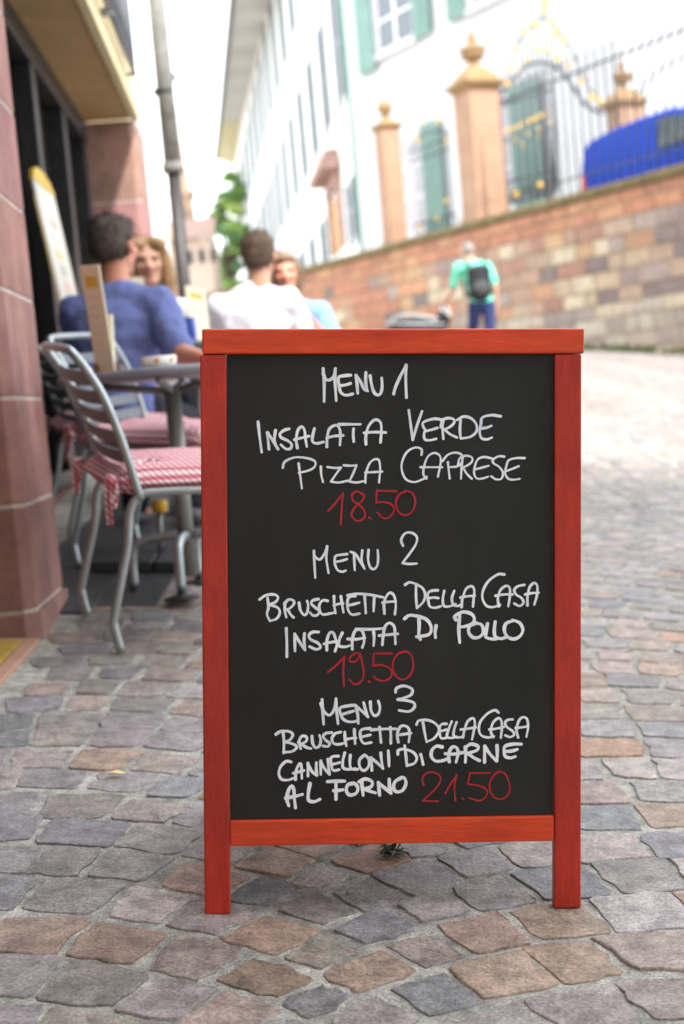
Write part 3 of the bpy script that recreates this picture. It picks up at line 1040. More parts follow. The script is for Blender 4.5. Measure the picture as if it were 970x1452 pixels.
def palace():
    t = thing('white_palace', 'long white rendered palace with green shutters behind the gate', 'building', M=FFm)
    def yb(a, b): return sorted((a * fs_, b * fs_))
    zb = (FFI @ W(0, -5, TER)).z - .6
    zt = fl_(514, -330)[1]
    xr = fl_(1040, 0)[0]
    S2F = FFI @ SFm
    S2Fi = S2F
    # front wing
    xe = fl_(897, 100)[0]
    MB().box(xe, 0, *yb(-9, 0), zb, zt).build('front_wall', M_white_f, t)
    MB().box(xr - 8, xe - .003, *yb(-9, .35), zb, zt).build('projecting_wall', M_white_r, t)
    # windows of the front wing
    x0, z0 = fl_(590, 56); x1, _ = fl_(540, 80)
    _, z0b = fl_(565, 70)
    zf = z0b
    w = x1 - x0
    hgt = 2.6
    x2 = fl_(735, 0)[0]; x3 = fl_(668, 0)[0]
    zs = fl_(700, 6)[1]
    sw_l = fl_(494, 40)[0] - x1 - .13
    window(t, x0, x1, zf + .12, zf + hgt, fs_, (-1,), sw=.85)
    m_ = MB(); m_.box(x1 + .13, x1 + .13 + .95, *yb(.095, .16), zf - .25, zf + hgt + .1); m_.build('shutter', M_shut, t)
    window(t, x2, x3, zf + .12, zf + hgt, fs_, (-1, 1), sw=.85)
    for k in range(2):
        xx = x2 - (x0 - x3 + w) * 1.0 - (k) * 4
    # ground floor
    _, g0 = fl_(600, 330); _, g1 = fl_(605, 180)
    xa, xb = fl_(603, 250)[0], fl_(572, 250)[0]
    window(t, xa, xb, g0, g1, fs_, (-1, 1), sw=1.0, pane=M_lil)
    xa, xb = fl_(730, 250)[0], fl_(695, 250)[0]
    window(t, xa, xb, g0, g1 + .05, fs_, (-1,), sw=1.35, pane=M_lil)
    x_, z_ = fl_(969, 76)
    xp, zp = fl_(969, 140)
    window(t, x_ - 1.3, x_ - .1, zp + .3, z_, fs_ , (), pane=M_pane)
    # corner drainpipe
    MB().tube([fl3(0.05, .12, zb), fl3(0.05, .12, zt)], .07, 8).build('drainpipe', M_shut, t)
    # side wing: a wall running down the lane
    far = sl_(336, 300)[0]
    def sy(a, b): return sorted((a * ss_, b * ss_))
    wall = MB(S2F)
    zt2 = sl_(500, 0)[1]
    ztop = sl_(338, 170)[1]
    wall.box(0.0, far, *sy(-8, -.002), zb - 2, ztop + .5)
    wall.build('side_wall', M_white_r, t)
    rows = [(sl_(505, 99)[1], sl_(458, 25)[1], 1), (sl_(429, 7)[1] + .2, sl_(338, 183)[1] - 1.4, 2), (sl_(500, 340)[1], sl_(500, 255)[1], 0)]
    rows[1] = (rows[1][0], rows[1][0] + 4.4, 2)
    print('ROWS', rows, far, ztop)
    s = 2.0
    ks = 0
    while s < far - 3:
        for z0_, z1_, r_ in rows:
            if r_ == 0 and (ks == 1): continue
            ww = 1.3 + .012 * s
            sub = SubThing(t, S2F)
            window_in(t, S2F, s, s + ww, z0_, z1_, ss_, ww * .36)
        s += 4.7 + .038 * s; ks += 1
    # house door with a stone canopy
    xd, zd = sl_(484, 268); 
    d0 = sl_(487, 300)[0]; d1 = sl_(470, 300)[0]
    zd0 = sl_(478, 360)[1]
    dm = MB(S2F); y = sy(.0, .05); dm.box(d0 + .25, d1 - .2, *y, zd0, zd)
    door = dm.build('door', mat('oiled_oak_door', (.42, .20, .05), rough=.5, var=.2, scale=4), t)
    dm = MB(S2F); y = sy(.0, .16)
    dm.box(d0 - .1, d0 + .25, *y, zd0, zd + .2); dm.box(d1 - .2, d1 + .25, *y, zd0, zd + .2); dm.box(d0 - .1, d1 + .25, *sy(0, .18), zd + .2, zd + .7)
    dm.box(d0 - .5, d1 + .6, *sy(0, .7), zd + .7, zd + 1.0); dm.box(d0, d1 + .1, *sy(0, .5), zd + 1.0, zd + 1.4)
    dm.build('door_surround', mat('brown_stone_surround', (.36, .22, .18), rough=.85, var=.2, scale=3), t, bevel=.03)
    # eave over the side wing, and its boxed end
    e0 = SI @ C0
    def eave(name, pin, pout, m):
        pts = [FFI @ P(px, py, d) for px, py, d in pin] ; pts2 = [FFI @ P(px, py, d) for px, py, d in pout]
        upv = Vector((0, 0, .55))
        mb = MB()
        mb.hexa([pts[0], pts[1], pts2[1], pts2[0]], [pts[0] + upv, pts[1] + upv, pts2[1] + upv, pts2[0] + upv])
        mb.build(name, m, t)
    def dep(px, py):
        return (on_plane(px, py, C0, SN) - CAMP).dot(FW)
    dA, dB, dC = dep(392, -25), dep(352, 126), dep(336, 190)
    grey = mat('grey_eave_boards', (.46, .43, .40), color2=(.52, .49, .46), rough=.8, scale=.5)
    cream = mat('cream_eave_boards', (.56, .48, .30), rough=.8, var=.06)
    eave('eave', [(400, -60, dep(400, -60)), (342, 170, dep(342, 170))], [(336, -60, dep(400, -60) - 1), (313, 172, dep(342, 170) - 1)], grey)
    eave('eave_end', [(342, 171, dep(342, 171)), (332, 236, dep(332, 236))], [(313, 173, dep(342, 171) - 1), (307, 226, dep(332, 236) - 1)], cream)
    gp = [FFI @ P(px, py, d - 1.2) for px, py, d in ((334.5, -60, dep(400, -60)), (311.5, 172, dep(342, 170)), (305.5, 226, dep(332, 236)))]
    MB().tube(gp, .14, 8).build('gutter', M_zinc, t)
def fl3(x, o, z): return (x, o * fs_, z)
class SubThing:
    def __init__(self, *a): pass
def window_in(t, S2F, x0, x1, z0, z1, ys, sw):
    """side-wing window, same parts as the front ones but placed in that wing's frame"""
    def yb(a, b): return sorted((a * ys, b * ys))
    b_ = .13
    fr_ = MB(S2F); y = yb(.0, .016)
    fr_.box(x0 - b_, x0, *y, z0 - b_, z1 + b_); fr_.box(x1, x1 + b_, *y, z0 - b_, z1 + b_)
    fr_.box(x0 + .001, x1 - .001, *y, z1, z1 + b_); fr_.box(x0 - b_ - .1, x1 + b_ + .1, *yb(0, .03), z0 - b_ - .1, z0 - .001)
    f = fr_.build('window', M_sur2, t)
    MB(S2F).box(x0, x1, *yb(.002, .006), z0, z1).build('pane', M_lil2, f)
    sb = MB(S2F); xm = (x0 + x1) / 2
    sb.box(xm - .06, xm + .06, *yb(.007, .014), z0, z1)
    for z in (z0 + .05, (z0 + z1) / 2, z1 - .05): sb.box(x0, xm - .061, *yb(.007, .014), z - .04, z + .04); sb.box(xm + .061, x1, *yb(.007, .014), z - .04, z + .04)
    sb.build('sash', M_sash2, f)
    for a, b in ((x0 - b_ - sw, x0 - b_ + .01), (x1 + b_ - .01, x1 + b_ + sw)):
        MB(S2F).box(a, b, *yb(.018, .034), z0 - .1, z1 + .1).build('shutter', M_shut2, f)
palace()
# ================================================================== menu board
M_redv = mat('red_lacquer_upright', (0.36, 0.019, 0.011), color2=(0.51, 0.033, 0.014), rough=0.42, scale=14, stretch=(5, 5, .35), bump=0.10, bscale=70, coat=0.14, bdist=.002, spec=.35)
M_redh = mat('red_lacquer_rail', (0.58, 0.040, 0.008), color2=(0.78, 0.082, 0.015), rough=0.38, scale=12, stretch=(.35, 5, 5), bump=0.10, bscale=70, coat=0.12, spec=.4, bdist=.002)
M_board = mat('blackboard', (0.009, 0.010, 0.010), color2=(0.018, 0.019, 0.019), rough=0.6, scale=3.5, detail=9, bump=0.03, bscale=300, stretch=(1, 1, .4), bdist=.001, spec=.35)
speckle(M_redv, 60, .75, 1.12, .55, (6, 6, .5)); speckle(M_redh, 60, .75, 1.12, .55, (.5, 6, 6))
speckle(M_redv, 9, .78, 1.1, .8); speckle(M_redh, 9, .80, 1.1, .8)
speckle(M_board, 7, .8, 1.5, .7, (1, 1, .3))
speckle(M_board, 400, 1.0, 1.9, .5, None, .62, .78)
def marker(name, lo, hi):
    return mat(name, lo, color2=hi, rough=0.75, scale=34, detail=4, spec=.2)
M_white = marker('white_chalk_marker', (0.62, 0.71, 0.80), (0.98, 0.99, 1.0))
M_bright = marker('thick_white_chalk_marker', (0.74, 0.80, 0.88), (0.97, 0.98, 1.0))
M_redm = marker('red_chalk_marker', (0.34, 0.022, 0.026), (0.48, 0.035, 0.038))

TILT = R(6.3)
FZ = Vector((0, 0, .0045))       # tops of the setts
fl, fr = on_plane(310, 1297, FZ, Vector((0, 0, 1))), on_plane(804, 1288, FZ, Vector((0, 0, 1)))
sx = (fr - fl).normalized()
S0 = (fl + fr) / 2
SM = Matrix((sx, Vector((0, 0, 1)).cross(sx), Vector((0, 0, 1)))).transposed().to_4x4()
SM.translation = S0
FM = Matrix.Rotation(-TILT, 4, 'X')          # front leaf in the board's own frame
SF = SM @ FM
SFI = SF.inverted()
FN = (SF.to_3x3() @ Vector((0, 1, 0)))
def leaf(px, py, depth=0.0):
    """picture point -> coordinates on the front leaf (x across, z up it)"""
    p = SFI @ on_plane(px, py, SF @ Vector((0, depth, 0)), FN)
    return p.x, p.z

A = (350, 505, 3.88); B = (550, 565, 3.88); C_ = (390, 630, 3.88); D_ = (355, 745, 3.88); E_ = (550, 790, 3.88)
F_ = (390, 860, 3.88); G_ = (380, 960, 4.41); H_ = (560, 990, 4.41); I_ = (380, 1030, 4.41); J_ = (560, 1050, 4.41)
LINES = []      # (colour, width in photograph pixels, frame, strokes)
LINES.append(('w', 4.6, A, [
 [(420,68),(424,120),(426,160),(425,250)], [(420,95),(432,125),(450,132),(470,122),(480,105),(487,68)], [(487,68),(485,110),(487,170),(492,245)],
 [(572,105),(535,108),(505,118),(508,165),(518,200),(545,215),(582,208)], [(510,163),(545,158),(570,150)],
 [(600,105),(606,150),(610,205)], [(600,105),(625,140),(645,180),(665,192)], [(655,90),(654,140),(662,190)],
 [(678,108),(685,150),(698,195),(718,214),(736,205),(744,170),(742,120)],
 [(808,208),(818,170),(845,110),(876,50)], [(876,50),(874,120),(878,228)]]))
LINES.append(('w', 4.2, A, [
 [(62,362),(70,440),(82,528)], [(112,420),(118,470),(122,512)], [(115,420),(140,460),(172,512)], [(158,408),(152,460),(168,508)],
 [(232,400),(205,408),(182,428),(190,448),(225,465),(246,485),(240,508),(215,510),(188,488)],
 [(278,505),(272,460),(280,410),(302,388),(318,410),(322,450),(330,498)], [(262,460),(300,450),(342,440)],
 [(372,398),(362,440),(362,470),(385,480),(422,472)],
 [(440,498),(442,450),(455,400),(490,380),(510,400),(515,440),(512,490)], [(440,450),(480,440),(530,436)],
 [(505,375),(560,375),(625,375)], [(587,400),(585,430),(588,470)],
 [(655,485),(655,440),(670,385),(705,350),(735,365),(740,410),(735,475)], [(645,422),(700,418),(765,420)]]))
LINES.append(('w', 4.0, B, [
 [(115,65),(125,140),(137,228)], [(137,228),(160,150),(188,70)],
 [(300,118),(255,112),(200,128),(192,148),(205,172)], [(205,176),(198,200),(204,225),(230,230),(265,222)], [(205,180),(240,172),(272,162)],
 [(305,115),(300,160),(305,222)], [(290,158),(300,120),(335,108),(365,118),(360,140),(335,160),(312,170)], [(312,170),(340,195),(380,215)],
 [(400,118),(396,170),(400,220)], [(382,118),(415,100),(455,108),(485,140),(488,180),(455,210),(405,220)],
 [(620,98),(570,92),(520,105),(512,140),(505,185),(515,218),(545,225),(572,215)], [(512,165),(545,160),(570,150)]]))
LINES.append(('w', 3.4, C_, [
 [(42,130),(55,95),(110,72),(170,75),(215,90),(222,115),(195,140),(130,158)], [(130,105),(138,170),(148,242)],
 [(252,122),(254,165),(264,208)],
 [(288,125),(330,130),(362,128)], [(362,128),(335,165),(308,205)], [(308,205),(350,210),(402,200)],
 [(378,115),(415,118),(448,115)], [(448,115),(430,160),(408,205)], [(408,205),(450,210),(488,202)],
 [(497,212),(500,160),(520,105),(550,82),(572,90),(578,140),(572,210)], [(495,155),(540,153),(590,150)]]))
LINES.append(('w', 3.3, B, [
 [(185,310),(185,280),(150,270),(105,295),(78,350),(78,400),(100,445),(145,460),(190,445),(215,430)],
 [(212,442),(195,415),(200,370),(220,320),(255,300),(285,315),(290,355),(275,430)], [(180,378),(230,378),(300,378)],
 [(330,350),(335,400),(340,440)], [(300,345),(330,310),(370,298),(405,310),(408,345),(385,372),(340,378)],
 [(412,320),(405,380),(402,442)], [(385,365),(395,330),(430,315),(462,325),(460,350),(430,372),(412,378)], [(412,378),(435,415),(462,442)],
 [(572,330),(530,322),(495,335),(478,375),(475,415),(490,440),(520,440),(552,430)], [(480,390),(520,380),(555,370)],
 [(640,320),(610,318),(580,335),(580,355),(610,375),(632,405),(625,440),(595,445),(568,428)],
 [(752,328),(705,328),(665,340),(652,370),(645,410),(660,440),(690,447),(725,442)], [(650,400),(690,385),(720,372)]]))
LINES.append(('r', 3.0, C_, [
 [(292,368),(335,320),(375,268)], [(375,268),(368,340),(362,440)],
 [(478,275),(455,258),(425,275),(430,310),(460,330),(488,360),(495,395),(470,420),(438,415),(422,385),(440,345),(475,315),(490,285),(480,268)],
 [(518,402),(523,406),(528,408)],
 [(668,258),(610,256),(560,255)], [(560,255),(558,290),(558,320)], [(558,320),(600,318),(640,330),(655,365),(630,400),(595,405),(565,375)],
 [(720,258),(685,275),(665,315),(670,355),(695,385),(735,385),(765,350),(770,300),(750,265),(715,254)]]))
LINES.append(('w', 3.7, D_, [
 [(350,140),(352,200),(357,288)], [(350,140),(352,165),(380,188),(405,160),(422,115)], [(422,115),(418,180),(430,262)],
 [(532,158),(495,162),(468,170),(465,210),(480,245),(505,255),(525,248)], [(470,200),(500,195),(532,185)],
 [(570,150),(572,200),(574,246)], [(552,145),(580,160),(610,210),(628,238)], [(616,138),(612,190),(625,232)],
 [(650,135),(648,190),(660,230),(680,240),(698,220),(703,180),(700,135)],
 [(840,112),(830,80),(850,45),(885,40),(915,62),(912,100),(880,150),(838,205)], [(838,208),(870,212),(915,210)]]))
LINES.append(('w', 4.0, D_, [
 [(95,400),(100,450),(92,490),(108,525)], [(50,408),(85,385),(130,380),(152,395),(140,420),(105,435)], [(105,435),(150,452),(162,480),(145,512),(110,525)],
 [(190,425),(190,470),(198,505)], [(188,430),(210,408),(235,412),(240,430),(222,452),(205,462)], [(205,462),(222,490),(238,506)],
 [(268,425),(275,465),(295,492),(312,480),(318,440),(312,415)],
 [(375,405),(345,412),(335,430),(355,450),(378,470),(370,492),(345,495),(328,478)],
 [(425,415),(400,412),(380,435),(382,470),(400,490),(435,485),(460,480)],
 [(460,390),(462,440),(468,482)], [(460,440),(485,432),(510,428)], [(498,390),(505,435),(512,478)],
 [(578,388),(550,392),(535,412),(538,465),(560,490),(600,485)], [(540,440),(575,432),(600,425)],
 [(535,385),(580,376),(650,380),(730,395)], [(628,385),(632,430),(635,482)], [(682,385),(680,430),(678,472)],
 [(738,485),(735,430),(748,390),(770,370),(792,390),(800,440),(795,488)], [(728,425),(760,420),(800,418)]]))
LINES.append(('w', 3.9, E_, [
 [(95,152),(120,138),(155,148)], [(155,148),(155,220),(160,280)], [(155,148),(190,170),(205,205),(195,245),(160,280)],
 [(275,182),(240,185),(220,200),(222,240),(232,272),(262,278),(290,270)], [(225,225),(255,222),(278,225)],
 [(310,185),(302,230),(308,268),(340,270),(372,258)], [(365,185),(352,225),(360,262),(385,268),(400,262)],
 [(405,275),(410,230),(430,175),(460,160),(475,180),(472,225),(468,272)], [(400,222),(440,215),(478,212)],
 [(640,95),(605,95),(555,130),(525,180),(520,225),(540,265),(575,275),(618,262)],
 [(610,270),(605,225),(620,180),(650,158),(670,170),(670,220),(662,270)], [(592,212),(640,205),(685,205)],
 [(750,152),(715,160),(695,180),(705,205),(735,225),(745,250),(725,268),(695,255)],
 [(768,265),(768,220),(780,165),(805,142),(822,160),(820,210),(805,262)], [(755,205),(790,198),(830,195)]]))
LINES.append(('w', 4.3, F_, [
 [(62,120),(65,200),(65,276)], [(108,150),(109,200),(110,245)], [(108,150),(135,195),(165,240)], [(162,148),(160,190),(165,238)],
 [(240,140),(210,140),(188,155),(195,180),(235,200),(250,225),(225,235),(190,220)],
 [(285,240),(285,190),(300,145),(320,145),(332,175),(340,210),(330,245)], [(270,205),(300,198),(345,190)],
 [(370,145),(355,180),(352,215),(385,222),(410,215)],
 [(425,235),(425,180),(440,135),(465,125),(485,145),(490,190),(480,225)], [(400,178),(445,180),(495,172)],
 [(445,125),(530,125),(600,120)], [(540,125),(545,170),(542,215)],
 [(590,210),(595,160),(605,110),(630,90),(655,110),(660,160),(662,205)], [(572,160),(620,155),(675,150)]]))
LINES.append(('w', 5.0, E_, [
 [(92,338),(120,320),(170,325)], [(170,325),(172,380),(170,430),(178,452)], [(170,325),(215,345),(238,385),(225,425),(158,438)],
 [(265,378),(260,410),(262,442)],
 [(395,318),(390,400),(395,470)], [(375,345),(368,325),(410,302),(455,310),(475,335),(465,365),(420,382),(390,382)],
 [(485,362),(450,380),(445,415),(470,442),(505,438),(525,410),(515,372),(480,362)],
 [(548,365),(540,410),(540,440),(575,450),(600,448)], [(590,355),(585,400),(590,435),(620,448),(650,440)],
 [(690,348),(650,365),(640,400),(655,435),(690,450),(725,435),(742,400),(725,362),(685,345)]]))
LINES.append(('r', 3.1, F_, [
 [(292,360),(335,325),(382,275)], [(382,275),(375,350),(380,438)],
 [(470,260),(440,258),(412,280),(415,302),(445,300),(470,265)], [(470,265),(478,300),(488,370),(475,410),(440,428),(408,402)],
 [(515,411),(518,412),(522,416)],
 [(642,258),(590,258),(542,258)], [(542,258),(541,290),(540,325)], [(540,325),(590,322),(635,345),(640,380),(605,408),(560,400),(540,382)],
 [(715,248),(675,262),(648,310),(655,365),(690,400),(730,390),(758,345),(755,285),(735,252),(705,246)]]))
LINES.append(('w', 4.4, G_, [
 [(338,140),(342,210),(348,295)], [(330,165),(350,215),(385,238),(415,200),(425,135)], [(425,135),(430,210),(438,292)],
 [(545,175),(500,180),(450,195),(462,250),(490,275),(530,280),(560,272)], [(468,232),(500,222),(535,212)],
 [(548,178),(560,230),(565,290)], [(548,178),(590,215),(625,248)], [(598,160),(610,205),(622,245)],
 [(640,155),(645,210),(665,240),(690,230),(700,190),(690,150)],
 [(798,95),(805,70),(850,55),(900,75),(895,110),(850,130),(812,140)], [(812,140),(860,145),(910,160),(915,190),(880,215),(820,208)]]))
LINES.append(('w', 4.3, I_, [
 [(95,36),(100,101),(98,166)], [(50,49),(80,31),(130,31),(155,51),(140,81),(108,96)], [(108,96),(160,111),(180,131),(150,156),(100,161)],
 [(195,95),(200,118),(205,140)], [(190,100),(210,62),(240,65),(240,90),(210,110)], [(210,110),(240,130),(270,138)],
 [(275,60),(280,105),(298,132),(322,120),(330,85),(322,55)],
 [(400,38),(365,42),(345,60),(360,85),(385,105),(375,125),(345,122)],
 [(455,35),(420,45),(400,75),(410,105),(440,112),(475,105)],
 [(480,35),(482,80),(490,122)], [(482,82),(515,75),(550,72)], [(540,18),(542,65),(545,108)],
 [(640,12),(600,15),(578,30),(580,75),(600,105),(645,100)], [(585,65),(615,58),(640,52)],
 [(645,22),(720,16),(800,15)], [(698,5),(702,50),(707,100)], [(765,5),(768,50),(768,105)],
 [(815,98),(808,50),(825,5),(850,-5),(878,10),(885,50),(880,98)], [(808,55),(850,48),(895,42)]]))
LINES.append(('w', 3.9, H_, [
 [(175,150),(185,210),(198,275)], [(135,165),(150,140),(210,138),(260,165),(275,205),(245,250),(200,272)],
 [(322,160),(295,162),(280,180),(280,220),(290,250),(320,248)], [(285,205),(310,200),(322,195)],
 [(355,145),(335,195),(325,240),(355,248),(385,240)], [(385,150),(370,195),(368,235),(400,245),(430,235)],
 [(425,245),(435,200),(455,145),(490,125),(500,160),(492,210),(482,258)], [(412,195),(455,190),(505,182)],
 [(648,90),(625,75),(580,95),(535,145),(525,195),(540,232),(580,245),(620,238)],
 [(615,242),(600,210),(612,155),(645,125),(665,140),(668,190),(662,248)], [(590,195),(635,190),(680,180)],
 [(735,132),(705,135),(688,155),(700,180),(735,205),(745,228),(720,242),(690,232)],
 [(770,245),(760,195),(775,140),(800,118),(825,130),(832,180),(822,240)], [(755,185),(790,182),(832,175)]]))
LINES.append(('b', 4.3, I_, [
 [(145,222),(115,218),(80,250),(68,295),(85,330),(125,335),(155,325)],
 [(172,332),(175,280),(195,235),(208,245),(212,325)], [(158,292),(190,285),(225,275)],
 [(250,230),(250,270),(250,310)], [(250,235),(275,280),(305,308)], [(302,225),(302,265),(306,305)],
 [(330,215),(330,260),(330,300)], [(330,220),(355,265),(385,300)], [(375,205),(378,250),(385,298)],
 [(440,185),(405,188),(392,205),(398,250),(410,275),(445,270)], [(398,238),(425,232),(448,225)],
 [(480,165),(468,215),(472,260),(515,268),(545,262)], [(515,180),(512,225),(520,262),(560,268)],
 [(600,180),(572,210),(575,255),(600,275),(628,250),(630,205),(605,178),(590,185)],
 [(645,195),(648,235),(650,275)], [(640,195),(680,225),(720,265)], [(705,165),(710,215),(718,262)],
 [(752,152),(755,200),(757,248)],
 [(855,120),(862,180),(868,240)], [(812,175),(815,150),(850,142),(905,160),(930,195),(915,230),(868,245)],
 [(955,175),(962,200),(970,238)]]))
LINES.append(('b', 5.0, J_, [
 [(295,40),(260,35),(232,60),(228,100),(255,128),(300,125),(340,108)],
 [(340,132),(335,90),(350,50),(370,38),(392,55),(392,95),(382,135)], [(315,82),(365,85),(425,75)],
 [(440,40),(442,90),(440,135)], [(438,45),(475,22),(518,35),(512,60),(455,80)], [(455,80),(490,105),(528,125)],
 [(562,35),(560,85),(560,135)], [(562,38),(595,85),(635,128)], [(638,32),(640,80),(638,128)],
 [(790,22),(740,22),(690,35),(682,70),(692,100),(725,108),(752,100)], [(690,68),(730,65),(765,55)]]))
LINES.append(('b', 5.2, I_, [
 [(130,495),(118,450),(130,395),(150,372),(162,400),(165,450),(172,508)], [(112,448),(165,438),(215,425)],
 [(262,358),(252,420),(255,462),(290,470),(325,455)],
 [(372,345),(425,342),(480,342)], [(425,345),(425,400),(425,455)], [(410,402),(440,400),(470,395)],
 [(535,355),(500,365),(490,400),(510,428),(550,418),(562,385),(545,358),(520,355)],
 [(585,345),(590,390),(595,430)], [(570,345),(610,328),(650,345),(645,375),(605,390)], [(605,390),(640,405),(672,415)],
 [(690,350),(694,390),(698,430)], [(690,352),(730,385),(770,418)], [(758,330),(760,375),(770,415)],
 [(835,320),(795,345),(785,385),(805,408),(840,400),(862,360),(855,325),(840,318)]]))
LINES.append(('r', 2.7, J_, [
 [(180,280),(172,240),(195,205),(240,198),(280,220),(282,260),(240,315),(175,375)], [(175,376),(220,378),(270,380)],
 [(315,330),(350,270),(385,215)], [(385,215),(372,290),(378,378)], [(422,361),(425,363),(430,367)],
 [(595,203),(530,203),(468,203)], [(468,203),(462,238),(455,272)], [(455,272),(520,280),(570,305),(572,345),(530,375),(465,358)],
 [(660,195),(625,210),(595,260),(598,320),(630,360),(680,362),(715,320),(715,270),(690,210),(645,190)]]))

BOARD_Y = 0.007
def lettering(parent):
    lr = random.Random(5)
    words = []
    for ink, wpx, fr_, strokes in LINES:
        order = sorted(strokes, key=lambda s_: min(p[0] for p in s_))
        cur_, mx = [], None
        for s_ in order:
            if mx is not None and min(p[0] for p in s_) - mx > 44:
                words.append((ink, wpx, fr_, cur_)); cur_ = []; mx = None
            cur_.append(s_); mx = max(p[0] for p in s_) if mx is None else max(mx, max(p[0] for p in s_))
        words.append((ink, wpx, fr_, cur_))
    for ink, wpx, fr_, strokes in words:
        mb = MB(FM)
        for si, st in enumerate(strokes):
            pts2 = [(x / fr_[2] + fr_[0], y / fr_[2] + fr_[1]) for x, y in st]
            pl = [Vector((*leaf(px, py, BOARD_Y), 0)) for px, py in pts2]
            cur = spline(pl, 7)
            w0 = wpx / 1000.0 * 0.465
            ph = lr.uniform(0, 6)
            n = len(cur)
            L, Rr = [], []
            for i, p in enumerate(cur):
                t = (cur[min(i + 1, n - 1)] - cur[max(i - 1, 0)])
                t = t.normalized() if t.length > 1e-9 else Vector((1, 0, 0))
                nn = Vector((-t.y, t.x, 0))
                w = w0 * (1.08 - .16 * i / n + 0.10 * math.sin(ph + i * .35) + lr.uniform(-.03, .03))
                L.append(p + nn * w); Rr.append(p - nn * w)
            yb = BOARD_Y - 0.0006 - (si % 7) * 0.00011
            dz = 0.0000025
            def at(p, i): return (p.x, yb - dz * i, p.y)
            vs, fs = [], []
            for i in range(n):
                vs += [at(L[i], i), at(Rr[i], i)]
            for i in range(n - 1):
                fs.append((2 * i, 2 * i + 1, 2 * i + 3, 2 * i + 2))
            for e, i, sg in ((0, 0, -1), (1, n - 1, 1)):
                p = cur[i]; a = L[i] - p
                t = (cur[i] - cur[i - 1] if e else cur[0] - cur[1]).normalized() * a.length
                o_ = len(vs)
                arc = []
                for k in range(1, 6):
                    an = math.pi * k / 6
                    q = p + a * math.cos(an) + t * math.sin(an)
                    arc.append(o_ + k - 1); vs.append(at(q, i))
                loop = [2 * i] + arc + [2 * i + 1]
                fs.append(tuple(loop if e == 0 else reversed(loop)))
            mb.add(vs, fs)
        nm = 'price_lettering' if ink == 'r' else 'lettering'
        mb.build(nm, {'w': M_white, 'b': M_bright, 'r': M_redm}[ink], parent)

def menu_board():
    t = thing('menu_board', 'red wooden A-frame chalkboard with handwritten menus standing on the cobbles', 'menu board', M=SM)
    xl0, _ = leaf(290, 1290); xl1, _ = leaf(326.5, 1290)
    xr0, _ = leaf(786.5, 1290); xr1, _ = leaf(824, 1290)
    _, ztop = leaf(557, 466); _, zrail = leaf(557, 501.5)
    _, zb1 = leaf(557, 1161); _, zb0 = leaf(557, 1197)
    xt0, _ = leaf(286.5, 483); xt1, _ = leaf(828.5, 483)
    print('SIGN', xl0, xl1, xr0, xr1, ztop, zrail, zb0, zb1, xt0, xt1)
    th = 0.020
    for a, b in ((xl0, xl1), (xr0, xr1)):
        MB(FM).box(a, b, 0, th, .0, zrail - 0.0012).build('upright', M_redv, t, bevel=.0022)
    MB(FM).box(xt0, xt1, -0.0015, th + .001, zrail, ztop).build('top_rail', M_redh, t, bevel=.0025)
    MB(FM).box(xl1 + .0006, xr0 - .0006, 0.001, th, zb0, zb1).build('bottom_rail', M_redh, t, bevel=.002)
    brd = MB(FM).box(xl1 - .0005 + .001, xr0 - .0005, BOARD_Y, BOARD_Y + .004, zb1 + .0005, zrail - .0008).build('blackboard', M_board, t)
    lettering(brd)
    # rear leaf, hinged under the top rail
    top = FM @ Vector((0, th + .003, ztop - .004))
    bk = math.atan2(0.30, top.z)
    BMx = Matrix.Translation(top) @ Matrix.Rotation(bk, 4, 'X')
    Lh = top.z / math.cos(bk)
    for a, b in ((xl0, xl1), (xr0, xr1)):
        MB(BMx).box(a + .002, b - .002, 0, th, -Lh + .004, -.002).build('rear_upright', M_redv, t, bevel=.002)
    MB(BMx).box(xl1, xr0, .001, th - .001, -.04, -.004).build('rear_rail', M_redh, t, bevel=.002)
    MB(BMx).box(xl1, xr0, .001, th - .001, -Lh + .10, -Lh + .136).build('rear_rail', M_redh, t, bevel=.002)
    MB(BMx).box(xl1 + .001, xr0 - .001, .008, .012, -Lh + .137, -.041).build('rear_blackboard', M_board, t)
    for x in (xl0 + .06, xr1 - .06):
        MB().tube([(x - .02, top.y - .0015, top.z - .012), (x + .02, top.y - .0015, top.z - .012)], .0014, 8).build('hinge', M_steel, t)
menu_board()

def weed():
    mb = MB()
    c = G(553, 1218) + Vector((0, 0, .004))
    r_ = random.Random(3)
    for k in range(34):
        a = r_.uniform(0, 6.28); l = r_.uniform(.012, .03); h = r_.uniform(.003, .022)
        d = Vector((math.cos(a), math.sin(a), 0)); n = Vector((-d.y, d.x, 0)) * r_.uniform(.002, .0045)
        b0 = c + d * r_.uniform(0, .006)
        m_ = b0 + d * l * .55 + Vector((0, 0, h)); e = b0 + d * l + Vector((0, 0, h * .7))
        mb.add([b0, m_ + n, e, m_ - n], [(0, 1, 2, 3)])
    o = mb.build('weed', mat('weed_leaf', (.035, .05, .022), rough=.7, var=.3))
    tag(o, 'small dark weed growing in a joint between cobbles under the board', 'plant')
weed()
def leaf_litter():
    mb = MB(); c = G(164, 1104) + Vector((0, 0, .0095))
    mb.add([c + Vector(v) for v in ((-.02, 0, 0), (-.005, -.007, .004), (.012, -.004, .002), (.02, .003, .0), (.002, .008, .005))], [(0, 1, 2, 3, 4)])
    mb.add([c + Vector(v) + Vector((0, 0, -.0007)) for v in ((-.02, 0, 0), (-.005, -.007, .004), (.012, -.004, .002), (.02, .003, .0), (.002, .008, .005))], [(4, 3, 2, 1, 0)])
    tag(mb.build('fallen_leaf', mat('dry_leaf', (.62, .48, .2), rough=.7)), 'tiny dry yellow leaf lying on the cobbles left of the board', 'leaf')
leaf_litter()
